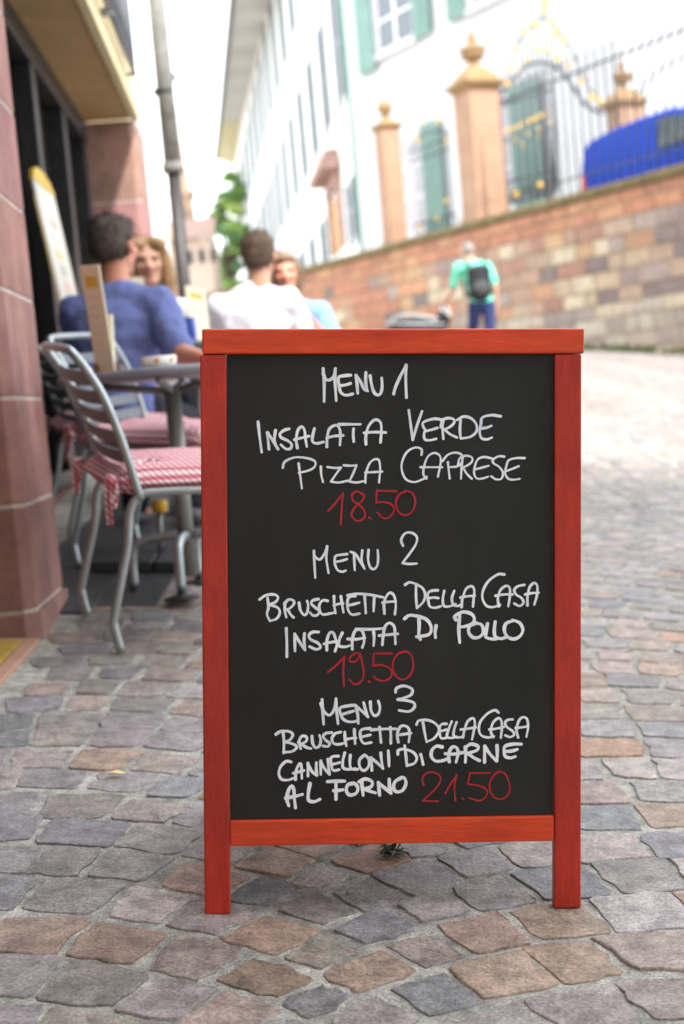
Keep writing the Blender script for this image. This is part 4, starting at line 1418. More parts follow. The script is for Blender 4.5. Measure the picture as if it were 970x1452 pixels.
# ================================================================== café furniture
M_alu = mat('galvanised_tube', (.32, .36, .365), color2=(.42, .46, .465), rough=.38, metal=.75, scale=14, bump=.08, bscale=60)
M_slat = mat('grey_blue_slat', (.14, .155, .18), rough=.45, metal=.3, var=.1)
M_tabletop = mat('grey_table_top', (.22, .24, .27), rough=.4, var=.1, metal=.2)
M_leg = mat('olive_grey_column', (.26, .26, .235), rough=.45, metal=.4, var=.1)
M_rub = mat('black_rubber', (.02, .02, .022), rough=.7, var=.2)

def gingham(name='red_gingham'):
    if name in MATS: return MATS[name]
    m = bpy.data.materials.new(name); m.use_nodes = True
    t = m.node_tree; b = t.nodes['Principled BSDF']; b.inputs['Roughness'].default_value = .9
    b.inputs['Specular IOR Level'].default_value = .2
    tc = t.nodes.new('ShaderNodeTexCoord'); sp = t.nodes.new('ShaderNodeSeparateXYZ')
    t.links.new(tc.outputs['Object'], sp.inputs[0])
    def stripe(src):
        mu = t.nodes.new('ShaderNodeMath'); mu.operation = 'MULTIPLY'; mu.inputs[1].default_value = 1 / .0168
        fr_ = t.nodes.new('ShaderNodeMath'); fr_.operation = 'FRACT'
        gt = t.nodes.new('ShaderNodeMath'); gt.operation = 'GREATER_THAN'; gt.inputs[1].default_value = .5
        t.links.new(src, mu.inputs[0]); t.links.new(mu.outputs[0], fr_.inputs[0]); t.links.new(fr_.outputs[0], gt.inputs[0])
        return gt.outputs[0]
    a = stripe(sp.outputs[0])
    ad0 = t.nodes.new('ShaderNodeMath'); ad0.operation = 'ADD'
    t.links.new(sp.outputs[1], ad0.inputs[0]); t.links.new(sp.outputs[2], ad0.inputs[1])
    c = stripe(ad0.outputs[0])
    ad = t.nodes.new('ShaderNodeMath'); ad.operation = 'ADD'
    t.links.new(a, ad.inputs[0]); t.links.new(c, ad.inputs[1])
    hf = t.nodes.new('ShaderNodeMath'); hf.operation = 'MULTIPLY'; hf.inputs[1].default_value = .5
    t.links.new(ad.outputs[0], hf.inputs[0])
    cr = t.nodes.new('ShaderNodeValToRGB')
    cr.color_ramp.interpolation = 'CONSTANT'
    e = cr.color_ramp.elements
    e[0].position = 0; e[0].color = (.82, .78, .77, 1)
    e[1].position = .25; e[1].color = (.58, .24, .27, 1)
    x = e.new(.75); x.color = (.36, .030, .055, 1)
    t.links.new(hf.outputs[0], cr.inputs[0]); t.links.new(cr.outputs[0], b.inputs['Base Color'])
    MATS[name] = m
    return m
M_ging = gingham()

def cushion_mesh(mb, w, d, z, th=.045):
    """w across (x), d fore-aft (y), puffed pad"""
    n = 14
    def sup(u, v):
        e = (1 - abs(u) ** 3.2) * (1 - abs(v) ** 3.2)
        return max(e, 0) ** .42
    for sgn in (1, -1):
        vs, fs = [], []
        for i in range(n + 1):
            for j in range(n + 1):
                u, v = -1 + 2 * i / n, -1 + 2 * j / n
                uu = math.copysign(abs(u) ** .8, u); vv = math.copysign(abs(v) ** .8, v)
                rr = 1 - .05 * (abs(u * v) ** 4)
                h = sup(uu, vv) * th * .5 * (1 if sgn > 0 else .8)
                h *= 1 + .10 * math.sin(u * 5.1 + 1) * math.cos(v * 4.3)
                tuft = .35 * th * (math.exp(-((abs(u) - .45) ** 2 + (abs(v) - .45) ** 2) / .012)) * sup(uu, vv)
                vs.append((uu * w / 2 * rr, vv * d / 2 * rr, z + sgn * (h - (tuft if sgn > 0 else 0))))
        for i in range(n):
            for j in range(n):
                q = (i * (n + 1) + j, (i + 1) * (n + 1) + j, (i + 1) * (n + 1) + j + 1, i * (n + 1) + j + 1)
                fs.append(q if sgn > 0 else q[::-1])
        mb.add(vs, fs, smooth=True)

def make_chair(label):
    """metal slat chair: origin on the ground under the seat, faces local +y, 0.43 wide"""
    t = thing('metal_chair', label, 'chair', group='metal café chairs with gingham cushions')
    hw = .215; sh = .403; r = .0112
    yb, yf = -.20, .21
    # back hoop: uprights and top rail in one bent tube
    def back(x): return [(x, yb + .015, sh - .02), (x, yb - .012, sh + .07), (x, yb - .038, sh + .15), (x, yb - .075, sh + .24), (x * .985, yb - .115, sh + .306)]
    L_ = back(-hw); R_ = back(hw)
    tr = .045
    hoop = spline(L_, 5) + spline([(-hw * .985, yb - .115, sh + .306), (-hw * .95, yb - .137, sh + .335), (-hw * .80, yb - .148, sh + .348), (0, yb - .155, sh + .351), (hw * .80, yb - .148, sh + .348), (hw * .95, yb - .137, sh + .335), (hw * .985, yb - .115, sh + .306)], 5)[1:-1] + list(reversed(spline(R_, 5)))
    MB().tube(hoop, r, 12).build('back_frame', M_alu, t)
    for k in range(5):
        z = sh + .085 + k * .049
        q_ = z - sh
        yy = yb + .006 - .22 * q_ - .55 * q_ * q_
        mb = MB(Matrix.Translation((0, yy, z)) @ Matrix.Rotation(R(18), 4, 'X'))
        nn = 8
        for i in range(nn):
            x0_, x1_ = -hw + .006 + (2 * hw - .012) * i / nn, -hw + .006 + (2 * hw - .012) * (i + 1) / nn
            f0, f1 = -.012 * (1 - (2 * i / nn - 1) ** 2), -.012 * (1 - (2 * (i + 1) / nn - 1) ** 2)
            mb.hexa([(x0_, f0 - .0025, -.017), (x0_, f0 + .0025, -.017), (x0_, f0 + .0025, .017), (x0_, f0 - .0025, .017)],
                    [(x1_, f1 - .0025, -.017), (x1_, f1 + .0025, -.017), (x1_, f1 + .0025, .017), (x1_, f1 - .0025, .017)])
        mb.build('back_slat', M_slat, t)
    for s in (-1, 1):
        # seat side rail runs back and turns down into the rear leg
        side = spline([(s * hw * .98, yf, sh - .005), (s * hw * .98, 0, sh - .003), (s * hw * .98, yb + .06, sh - .002), (s * hw * .98, yb + .015, sh - .010), (s * hw * .985, yb - .012, sh - .05),
                       (s * hw, yb - .022, sh - .14), (s * hw * 1.03, yb - .058, .10), (s * hw * 1.03, yb - .06, .07), (s * hw * 1.03, yb - .045, .006)], 6)
        MB().tube(side, r, 12).build('rear_leg', M_alu, t)
        fr_ = spline([(s * hw * .6, yf + .01, sh - .004), (s * hw * .9, yf + .008, sh - .006), (s * hw * .99, yf + .012, sh - .05), (s * hw * 1.01, yf + .03, .2), (s * hw * 1.01, yf + .035, .006)], 6)
        MB().tube(fr_, r, 12).build('front_leg', M_alu, t)
    MB().tube([(-hw * .62, yf + .01, sh - .004), (hw * .62, yf + .01, sh - .004)], r * .98, 10).build('front_rail', M_alu, t)
    for k in range(7):
        y = yb + .05 + k * .054
        MB().box(-hw * .95, hw * .95, y, y + .036, sh - .004, sh + .001).build('seat_slat', M_slat, t)
    return t
def make_cushion(label):
    t = thing('seat_cushion', label, 'cushion', group='red and white gingham seat cushions')
    mb = MB(); cushion_mesh(mb, .445, .475, -.006, .112)
    mb.build('pad', M_ging, t)
    for s in (-1, 1):
        mb = MB()
        x, y = s * .205, -.205
        def rib(pts, w):
            cur = spline(pts, 6); vs, fs = [], []
            for i, p in enumerate(cur):
                wd = Vector((w * .6, w * .5, 0))
                vs += [p - wd, p + wd, p + wd + Vector((.002, -.002, 0)), p - wd + Vector((.002, -.002, 0))]
            for i in range(len(cur) - 1):
                a = i * 4
                for k in range(4):
                    fs.append((a + k, a + (k + 1) % 4, a + 4 + (k + 1) % 4, a + 4 + k))
            fs += [(3, 2, 1, 0), tuple(len(vs) - 4 + k for k in range(4))]
            mb.add(vs, fs, smooth=False)
        rib([(x, y, .0), (x + s * .012, y - .030, .012), (x + s * .022, y - .038, -.03), (x + s * .02, y - .034, -.085 - .02 * (s > 0))], .012)
        rib([(x, y, .0), (x + s * .02, y - .02, .005), (x + s * .032, y - .022, -.03), (x + s * .045, y - .03, -.06)], .011)
        mb.ball((x + s * .016, y - .032, .004), (.014, .014, .016), 8)
        mb.build('tie', M_ging, t)
    return t
SEAT_Z = .430
def seat(chair, cushion, loc, rz):
    place(chair, loc, rz); m = Matrix.Rotation(rz, 4, 'Z')
    place(cushion, Vector(loc) + Vector((0, 0, SEAT_Z)) + m.to_3x3() @ Vector((0, -.025, 0)), rz)

def face(v): return math.atan2(v[1], v[0]) - math.pi / 2
chA = make_chair('metal chair nearest the board, its slatted back half hidden by the stone pier')
cuA = make_cushion('gingham cushion tied to the chair nearest the board')
GZ = .007
def chair_at(ch, cu, near_foot, far_foot):
    """near/far rear foot positions on the ground; the chair faces to the right of the line near->far"""
    a, b = Vector(near_foot), Vector(far_foot)
    d = (b - a).normalized(); f = Vector((d.y, -d.x, 0))
    mid = (a + b) / 2
    loc = mid + f * .245
    loc.z = GZ
    seat(ch, cu, loc, face(f))
    return loc, f
aN, aF = G(170, 929), G(126, 880)
locA, fA = chair_at(chA, cuA, aN, aF)
print('CHAIR A', locA, fA, (aN - aF).length)
chB = copy_tree(chA); chB['label'] = 'metal chair with dark slats tucked behind the nearest chair at the same table'
cuB = copy_tree(cuA); cuB['label'] = 'gingham cushion on the second chair, seen behind the table column'
locB, fB = chair_at(chB, cuB, (-.865, 4.62, 0), (-.73, 5.03, 0))

def table(name, label, loc, r_top, h, rot, group, col_m=None):
    m = LEAN.to_3x3().to_4x4() @ Matrix.Rotation(rot, 4, 'Z'); m.translation = Vector(loc)
    t = thing(name, label, 'table', M=m, group=group)
    MB().lathe([(r_top - .012, h - .024), (r_top, h - .02), (r_top, h - .004), (r_top - .006, h)], seg=56).build('table_top', M_tabletop, t)
    MB().tube([(0, 0, .05), (0, 0, h - .06)], .0245, 18).build('column', col_m or M_leg, t)
    for k in range(4):
        a = k * math.pi / 2 + .3
        d = Vector((math.cos(a), math.sin(a), 0))
        MB().tube([d * .02 + Vector((0, 0, h - .062)), d * r_top * .62 + Vector((0, 0, h - .034))], .011, 8).build('bracket', M_leg, t)
        leg = spline([d * .02 + Vector((0, 0, .175)), d * .10 + Vector((0, 0, .172)), d * .155 + Vector((0, 0, .155)), d * .17 + Vector((0, 0, .11)), d * .172 + Vector((0, 0, .03))], 5)
        l = MB().tube(leg, .0145, 12).build('leg', M_alu, t)
        MB().lathe([(.052, 0.002), (.055, .006), (.04, .012), (.014, .016), (.012, .034)], c=d * .172, seg=22).build('foot', M_rub, l)
    return t, m
TA = Vector((-.455, 4.22, .006))
tab, TAm = table('bistro_table', 'round grey metal table beside the two empty chairs', TA, .335, .672, R(160), 'round café tables')
def on_table(px, py, m=None, h=.672):
    m = m or TAm
    n = m.to_3x3() @ Vector((0, 0, 1))
    p0 = m @ Vector((0, 0, h))
    return p0, n

M_card = mat('cream_menu_card', (.70, .62, .42), color2=(.76, .70, .53), rough=.6, scale=5)
M_cardp = mat('yellow_print', (.60, .38, .03), rough=.6)
M_cardg = mat('pale_print', (.62, .60, .62), rough=.6)
def menu_card(label, base, top, w_dir, w, th=.006, spots=True):
    """card standing from base to top, w_dir its width direction"""
    up = (Vector(top) - Vector(base)); h = up.length; z = up.normalized()
    x = (Vector(w_dir) - z * Vector(w_dir).dot(z)).normalized(); y = z.cross(x)
    m = Matrix((x, y, z)).transposed().to_4x4(); m.translation = Vector(base)
    t = thing('menu_card', label, 'menu', M=m, group='cream menu cards')
    MB().box(-w / 2, w / 2, -th / 2, th / 2, 0, h).build('card', M_card, t, bevel=.001)
    if spots:
        for s in (-1, 1):
            e = s * (th / 2 + .0006)
            mb = MB(); mb.box(-w * .3, w * .3, min(e, e - s * .0005), max(e, e - s * .0005), h * .80, h * .90); mb.build('heading', M_cardp, t)
            for k in range(7):
                MB().box(-w * .34, w * (.34 - .1 * (k % 3)), min(e, e - s * .0005), max(e, e - s * .0005), h * (.70 - k * .085), h * (.715 - k * .085)).build('text_line', M_cardg, t)
    return t
tz = lambda x, y: TAm @ Vector((x, y, .672))
TI = TAm.inverted()
def table_pt(px, py, D, m=TAm, h=.672):
    q = m.inverted() @ P(px, py, D); return m @ Vector((q.x, q.y, h + .0005))
c1 = table_pt(150, 520, 4.12); c1t = P(127, 376, 4.05)
menu_card('tall cream menu card with a yellow heading leaning on the near table', c1, c1t, (.93, -.85, 0), .085, .006)
c2 = table_pt(152, 520, 4.20); c2t = P(148, 447, 4.2)
menu_card('short cream folded card standing on the near table behind the tall menu', c2, c2t, (.9, -.3, 0), .05, .012, False)
def holder():
    b = table_pt(151, 521, 4.16)
    t = thing('card_holder', 'small reddish wooden card holder on the near table', 'card holder', M=Matrix.Translation(b) @ LEAN.to_3x3().to_4x4())
    m = mat('reddish_wood', (.22, .10, .06), rough=.6)
    for y in (-.028, .034):
        MB().box(-.035, .035, y, y + .008, .0, .030).build('cheek', m, t, bevel=.002)
    MB().box(-.035, .035, -.0195, .0335, .0, .0).build('base', m, t) if False else None
    MB().box(-.0345, .0345, -.0195, .0335, -.0004, .0006).build('base', m, t)
holder()
def ashtray():
    b = table_pt(226, 517, 4.02)
    t = thing('ashtray', 'round white ashtray with orange marks on the near table', 'ashtray', M=Matrix.Translation(b) @ LEAN.to_3x3().to_4x4())
    m = mat('white_ceramic', (.78, .76, .72), rough=.25, var=.03)
    MB().lathe([(.040, 0), (.047, .004), (.049, .012), (.050, .031), (.046, .032), (.043, .012), (.01, .008)], seg=30).build('dish', m, t)
    mo = mat('orange_print', (.75, .28, .04), rough=.4)
    for a in (3.4, 4.6, 5.5):
        mb = MB(); r_ = .0502
        vs = []
        for k in range(5):
            an = a + k * .06
            vs += [(r_ * math.cos(an), r_ * math.sin(an), .012), (r_ * math.cos(an) * 1.003, r_ * math.sin(an) * 1.003, .025)]
        mb.add(vs, [(2 * k, 2 * k + 2, 2 * k + 3, 2 * k + 1) for k in range(4)])
        mb.build('print', mo, t)
ashtray()

# tables the guests sit at
T2 = Vector((-.56, 5.95, .006)); tb2, T2m = table('bistro_table', 'round grey table between the man in blue and the blonde woman', T2, .34, .70, .4, 'round café tables')
T3 = Vector((-.30, 7.62, .006)); tb3, T3m = table('bistro_table', 'round grey table between the man in white and the woman facing him', T3, .34, .70, .2, 'round café tables')
def chair_for(label, clabel, loc, f):
    ch = copy_tree(chA); ch['label'] = label
    cu = copy_tree(cuA); cu['label'] = clabel
    seat(ch, cu, (loc[0], loc[1], GZ), face(f))
    ch.scale = (1, 1, .95)
    return ch
b2_ = table_pt(193, 402, 5.95, T2m, .70)
menu_card('cream menu card standing between the man in blue and the blonde woman', table_pt(192, 470, 6.0, T2m, .70), P(194, 393, 6.0), (1, .4, 0), .06, .01, False)
menu_card('tall cream menu card leaning beside the blue can', table_pt(284, 470, 6.0, T2m, .70), P(276, 408, 6.1), (1, .9, 0), .10, .006)
def can():
    b = table_pt(269, 470, 5.85, T2m, .70)
    t = thing('drink_can', 'small blue drinks can on the table in front of the blonde woman', 'can', M=Matrix.Translation(b) @ LEAN.to_3x3().to_4x4())
    MB().lathe([(.022, 0), (.026, .006), (.026, .098), (.021, .106), (.019, .105)], seg=20).build('can', mat('blue_can', (.03, .08, .38), rough=.3, metal=.3), t)
    MB().lathe([(.021, .1062), (.020, .1085), (.012, .1075)], seg=20).build('lid', M_steel, t)
can()

def parasol_base():
    c = G(228, 800); c.z = .0095
    t = thing('parasol_base', 'dark parasol base with a yellow screw knob under the near table', 'parasol base', loc=c)
    m = MATS['dark_slate_slab']
    for i in (-1, 1):
        for j in (-1, 1):
            MB().box(min(i * .005, i * .20), max(i * .005, i * .20), min(j * .005, j * .20), max(j * .005, j * .20), 0, .035).build('slab', m, t, bevel=.004)
    MB().tube([(0, 0, .036), (0, 0, .17)], .009, 10).build('rod', M_leg, t)
    MB().lathe([(.02, .168), (.026, .172), (.026, .205), (.02, .209)], seg=14).build('knob', mat('yellow_plastic', (.68, .40, .03), rough=.45), t)
parasol_base()

def leaning_board():
    # stands on the shop sill and leans back against the glass
    nT, fT = P(37, 250, 6.30), P(64, 262, 6.68)
    nB, fB = P(98, 486, 6.30), P(108, 470, 6.68)
    ax = ((nT - nB).normalized() + (fT - fB).normalized()).normalized()
    BI = BF.inverted()
    k = (.342 - (BI @ nB).z) / (BI.to_3x3() @ ax).z
    base = nB + ax * k
    print('LEANBOARD', BI @ base, BI @ nT)
    wd = (fT - nT); wd = (wd - ax * wd.dot(ax)); w = wd.length; wd.normalize()
    n = ax.cross(wd)
    m = Matrix((wd, n, ax)).transposed().to_4x4(); m.translation = base
    H = (nT - base).length
    t = thing('leaning_menu_panel', 'tall pale menu panel with a scalloped yellow top leaning in the shop recess', 'menu panel', M=m)
    mm = mat('printed_menu_paper', (.44, .43, .38), color2=(.54, .52, .46), rough=.5, scale=4)
    MB().box(0, w, -.012, .0, 0, H).build('panel', mm, t, bevel=.002)
    yl = mat('yellow_ochre_top', (.55, .36, .04), rough=.6, var=.2, scale=9)
    pts = [(0, -.016, H - .015), (0, -.016, H + .005)]
    for k in range(9):
        a = math.pi * (1 - k / 8)
        pts.append((w / 2 + w * .42 * math.cos(a), -.016, H + .01 + .05 * math.sin(a) + (.012 if k % 2 else 0)))
    pts += [(w, -.016, H + .005), (w, -.016, H - .015)]
    MB().prism(pts, (0, .02, 0)).build('top_ornament', yl, t)
    MB().box(.0, .018, .0005, .004, .02, H - .09).build('border', yl, t); MB().box(w - .018, w, .0005, .004, .02, H - .09).build('border', yl, t)
    rr = random.Random(6)
    pc = [mat('pink_print', (.60, .36, .33), rough=.6), mat('blue_print', (.36, .42, .60), rough=.6), mat('ochre_print', (.62, .45, .18), rough=.6), mat('grey_print', (.36, .36, .36), rough=.6)]
    for k in range(16):
        z = H - .2 - k * .075; x = rr.uniform(.05, w * .5)
        e = .001
        MB().box(x, x + rr.uniform(.06, w * .4), -.0135, .0015, z, z + rr.uniform(.02, .05)).build('printed_block', pc[k % 4], t)
leaning_board()
import bmesh
# ================================================================== people
M_skin = mat('skin', (.52, .27, .18), color2=(.60, .33, .23), rough=.5, scale=6)
M_skinp = mat('sunburnt_skin', (.56, .22, .14), color2=(.62, .28, .18), rough=.5, scale=6)
def fabric(name, c, var=.08): return mat(name, c, rough=.9, var=var, scale=6, bump=.25, bscale=14, bdist=.02, spec=.2)
M_blue_t = fabric('blue_cotton', (.15, .185, .40))
M_white_t = fabric('white_cotton', (.80, .78, .84), .03)
M_lblue = fabric('light_blue_cotton', (.20, .36, .66), .06)
M_teal = fabric('mint_cotton', (.16, .62, .46), .06)
M_darkc = fabric('dark_trousers', (.02, .022, .03))
M_navy = fabric('navy_trousers', (.03, .045, .13))
M_blackc = fabric('black_nylon', (.025, .027, .03))
M_shoe = mat('dark_shoe', (.03, .03, .03), rough=.5)
def hairm(name, a, b): return mat(name, a, color2=b, rough=.5, scale=9, stretch=(6, 6, 1.2), bump=.8, bscale=26, bdist=.012)
M_hair_d = hairm('dark_grey_brown_hair', (.035, .024, .018), (.15, .105, .075))
M_hair_b = hairm('brown_hair', (.075, .045, .028), (.17, .105, .065))
M_hair_bl = hairm('blonde_hair', (.25, .135, .052), (.42, .255, .115))
M_hair_lb = hairm('light_brown_hair', (.16, .10, .06), (.30, .19, .11))
M_hair_g = hairm('grey_hair', (.16, .14, .13), (.30, .27, .25))
M_eye = mat('eye_dark', (.03, .02, .015), rough=.2)
M_lip = mat('lips', (.50, .16, .14), rough=.4)

def capsule(mb, a, b, ra, rb, seg=14, sq=1.0):
    a, b = Vector(a), Vector(b)
    d = (b - a); L = d.length; d.normalize()
    rings = []
    for k in range(5):
        th = math.pi / 2 * k / 4.5 if k else 0
    pts, rs = [], []
    for k in range(5):
        th = math.pi / 2 * (k + .25) / 5
        pts.append(a - d * ra * math.cos(th)); rs.append(ra * math.sin(th))
    pts.append(a); rs.append(ra); pts.append(b); rs.append(rb)
    for k in range(4, -1, -1):
        th = math.pi / 2 * (k + .25) / 5
        pts.append(b + d * rb * math.cos(th)); rs.append(rb * math.sin(th))
    mb.tube(pts, rs, seg)
def ell(mb, c, r, rot=None):
    old = mb.M
    m = Matrix.Translation(Vector(c)) @ (rot.to_4x4() if rot is not None else Matrix.Identity(4))
    mb.M = m if old is None else old @ m
    mb.ball((0, 0, 0), r, 16)
    mb.M = old
def fuse(mb, name, m, parent, voxel=.011, smooth=6, wrinkle=0.0, cut=None):
    """melt the overlapping volumes into one continuous skin"""
    o = mb.build(name + '_raw', m)
    rm = o.modifiers.new('r', 'REMESH'); rm.mode = 'VOXEL'; rm.voxel_size = voxel; rm.use_smooth_shade = True
    sm = o.modifiers.new('s', 'SMOOTH'); sm.factor = .5; sm.iterations = smooth
    if wrinkle > 0:
        tx = bpy.data.textures.new(name + '_folds', 'CLOUDS'); tx.noise_scale = .09
        dm = o.modifiers.new('d', 'DISPLACE'); dm.texture = tx; dm.strength = wrinkle; dm.mid_level = .5; dm.texture_coords = 'LOCAL'
    dg = bpy.context.evaluated_depsgraph_get()
    me = bpy.data.meshes.new_from_object(o.evaluated_get(dg))
    me.name = name
    old = o.data
    bpy.data.objects.remove(o); bpy.data.meshes.remove(old)
    me.materials.clear(); me.materials.append(m)
    r_ = bpy.data.objects.new(name, me); COL.objects.link(r_)
    for p in me.polygons: p.use_smooth = True
    if parent is not None: r_.parent = parent
    return r_

def hand(mb, wrist, dirv, palm_n, side=1, curl=.5, s=1.0):
    """palm with four fingers and a thumb; dirv = forearm direction, palm_n = back-of-hand normal"""
    w = Vector(wrist); d = Vector(dirv).normalized(); n = Vector(palm_n); n = (n - d * n.dot(d)).normalized(); x = d.cross(n) * side
    for k in range(4):
        off = (-.030 + .020 * k) * s
        a = w + x * off * .55 + d * .018 * s; b = w + x * off + d * .088 * s
        capsule(mb, a, b, .0125 * s, .0105 * s, 8)
        l = (.036, .043, .040, .031)[k] * s
        d1 = (d - n * curl * .6).normalized(); d2 = (d - n * curl * 1.6).normalized()
        p1 = b + d1 * l; p2 = p1 + d2 * l * .65; p3 = p2 + (d - n * curl * 2.4).normalized() * l * .5
        capsule(mb, b, p1, .0098 * s, .009 * s, 8); capsule(mb, p1, p2, .009 * s, .0082 * s, 8); capsule(mb, p2, p3, .0082 * s, .0072 * s, 8)
    t0 = w + x * -.024 * s + d * .028 * s
    t1 = t0 + (x * -.75 + d * .7 - n * .2).normalized() * .042 * s
    t2 = t1 + (x * -.25 + d * .9 - n * .35).normalized() * .032 * s
    capsule(mb, t0, t1, .0135 * s, .0108 * s, 8); capsule(mb, t1, t2, .0108 * s, .0085 * s, 8)

def head_parts(mb, c, rot, s=1.0):
    old = mb.M
    mb.M = (old if old is not None else Matrix.Identity(4)) @ Matrix.Translation(Vector(c)) @ rot.to_4x4() @ Matrix.Scale(s, 4)
    ell(mb, (0, -.012, .028), (.074, .094, .086))        # skull
    ell(mb, (0, .022, -.02), (.062, .066, .078))         # face
    ell(mb, (0, .042, -.078), (.040, .038, .034))        # chin
    capsule(mb, (-.042, .0, -.055), (-.014, .055, -.088), .026, .022, 8); capsule(mb, (.042, .0, -.055), (.014, .055, -.088), .026, .022, 8)
    capsule(mb, (0, .080, .012), (0, .104, -.026), .009, .0135, 8)      # nose
    ell(mb, (-.012, .092, -.030), (.010, .010, .008)); ell(mb, (.012, .092, -.030), (.010, .010, .008))
    ell(mb, (-.036, .062, -.02), (.024, .022, .02)); ell(mb, (.036, .062, -.02), (.024, .022, .02))   # cheeks
    capsule(mb, (-.046, .070, .026), (-.014, .084, .022), .010, .009, 8); capsule(mb, (.046, .070, .026), (.014, .084, .022), .010, .009, 8)   # brow
    for sx_ in (-1, 1):
        ell(mb, (sx_ * .078, -.008, -.008), (.010, .020, .031))         # ears
    mb.M = old
def face_bits(body, c, rot, s=1.0):
    M_ = Matrix.Translation(Vector(c)) @ rot.to_4x4() @ Matrix.Scale(s, 4)
    for sx_ in (-1, 1):
        mb = MB(M_); mb.ball((sx_ * .030, .079, .008), (.0135, .010, .0075), 10)
        mb.build('eye', M_eye, body)
    mb = MB(M_); mb.ball((0, .086, -.056), (.022, .008, .0065), 12)
    mb.build('mouth', M_lip, body)

def strands(o, n, ln, wd, flow, head=None, seed=1):
    """grow loose hairs out of a hair mesh so that its outline is not a smooth cap"""
    r_ = random.Random(seed)
    bm = bmesh.new(); bm.from_mesh(o.data); bm.faces.ensure_lookup_table()
    fs = [f for f in bm.faces]; src = [(f.calc_center_median().copy(), f.normal.copy()) for f in r_.sample(fs, min(n, len(fs)))]
    fl = Vector(flow)
    for c, nn in src:
        if head is not None and (head @ c).y > .02: continue
        d = (nn * r_.uniform(.25, .6) + (fl - nn * fl.dot(nn)) * r_.uniform(.6, 1.1) + Vector((r_.gauss(0, .3), r_.gauss(0, .3), r_.gauss(0, .2)))).normalized()
        s = d.cross(nn)
        if s.length < .05: continue
        s = s.normalized() * wd * r_.uniform(.6, 1.2); l = ln * r_.uniform(.5, 1.3)
        a = c - nn * .003
        mid = a + d * l * .55 + nn * l * .10; e = a + d * l + Vector((0, 0, -.15 * l))
        vs = [bm.verts.new(p) for p in (a - s, a + s, mid + s * .7, mid - s * .7, e)]
        bm.faces.new((vs[0], vs[1], vs[2], vs[3])); bm.faces.new((vs[3], vs[2], vs[4]))
    bm.to_mesh(o.data); bm.free()
def rotm(yaw=0, pitch=0, roll=0):
    return Matrix.Rotation(yaw, 3, 'Z') @ Matrix.Rotation(pitch, 3, 'X') @ Matrix.Rotation(roll, 3, 'Y')

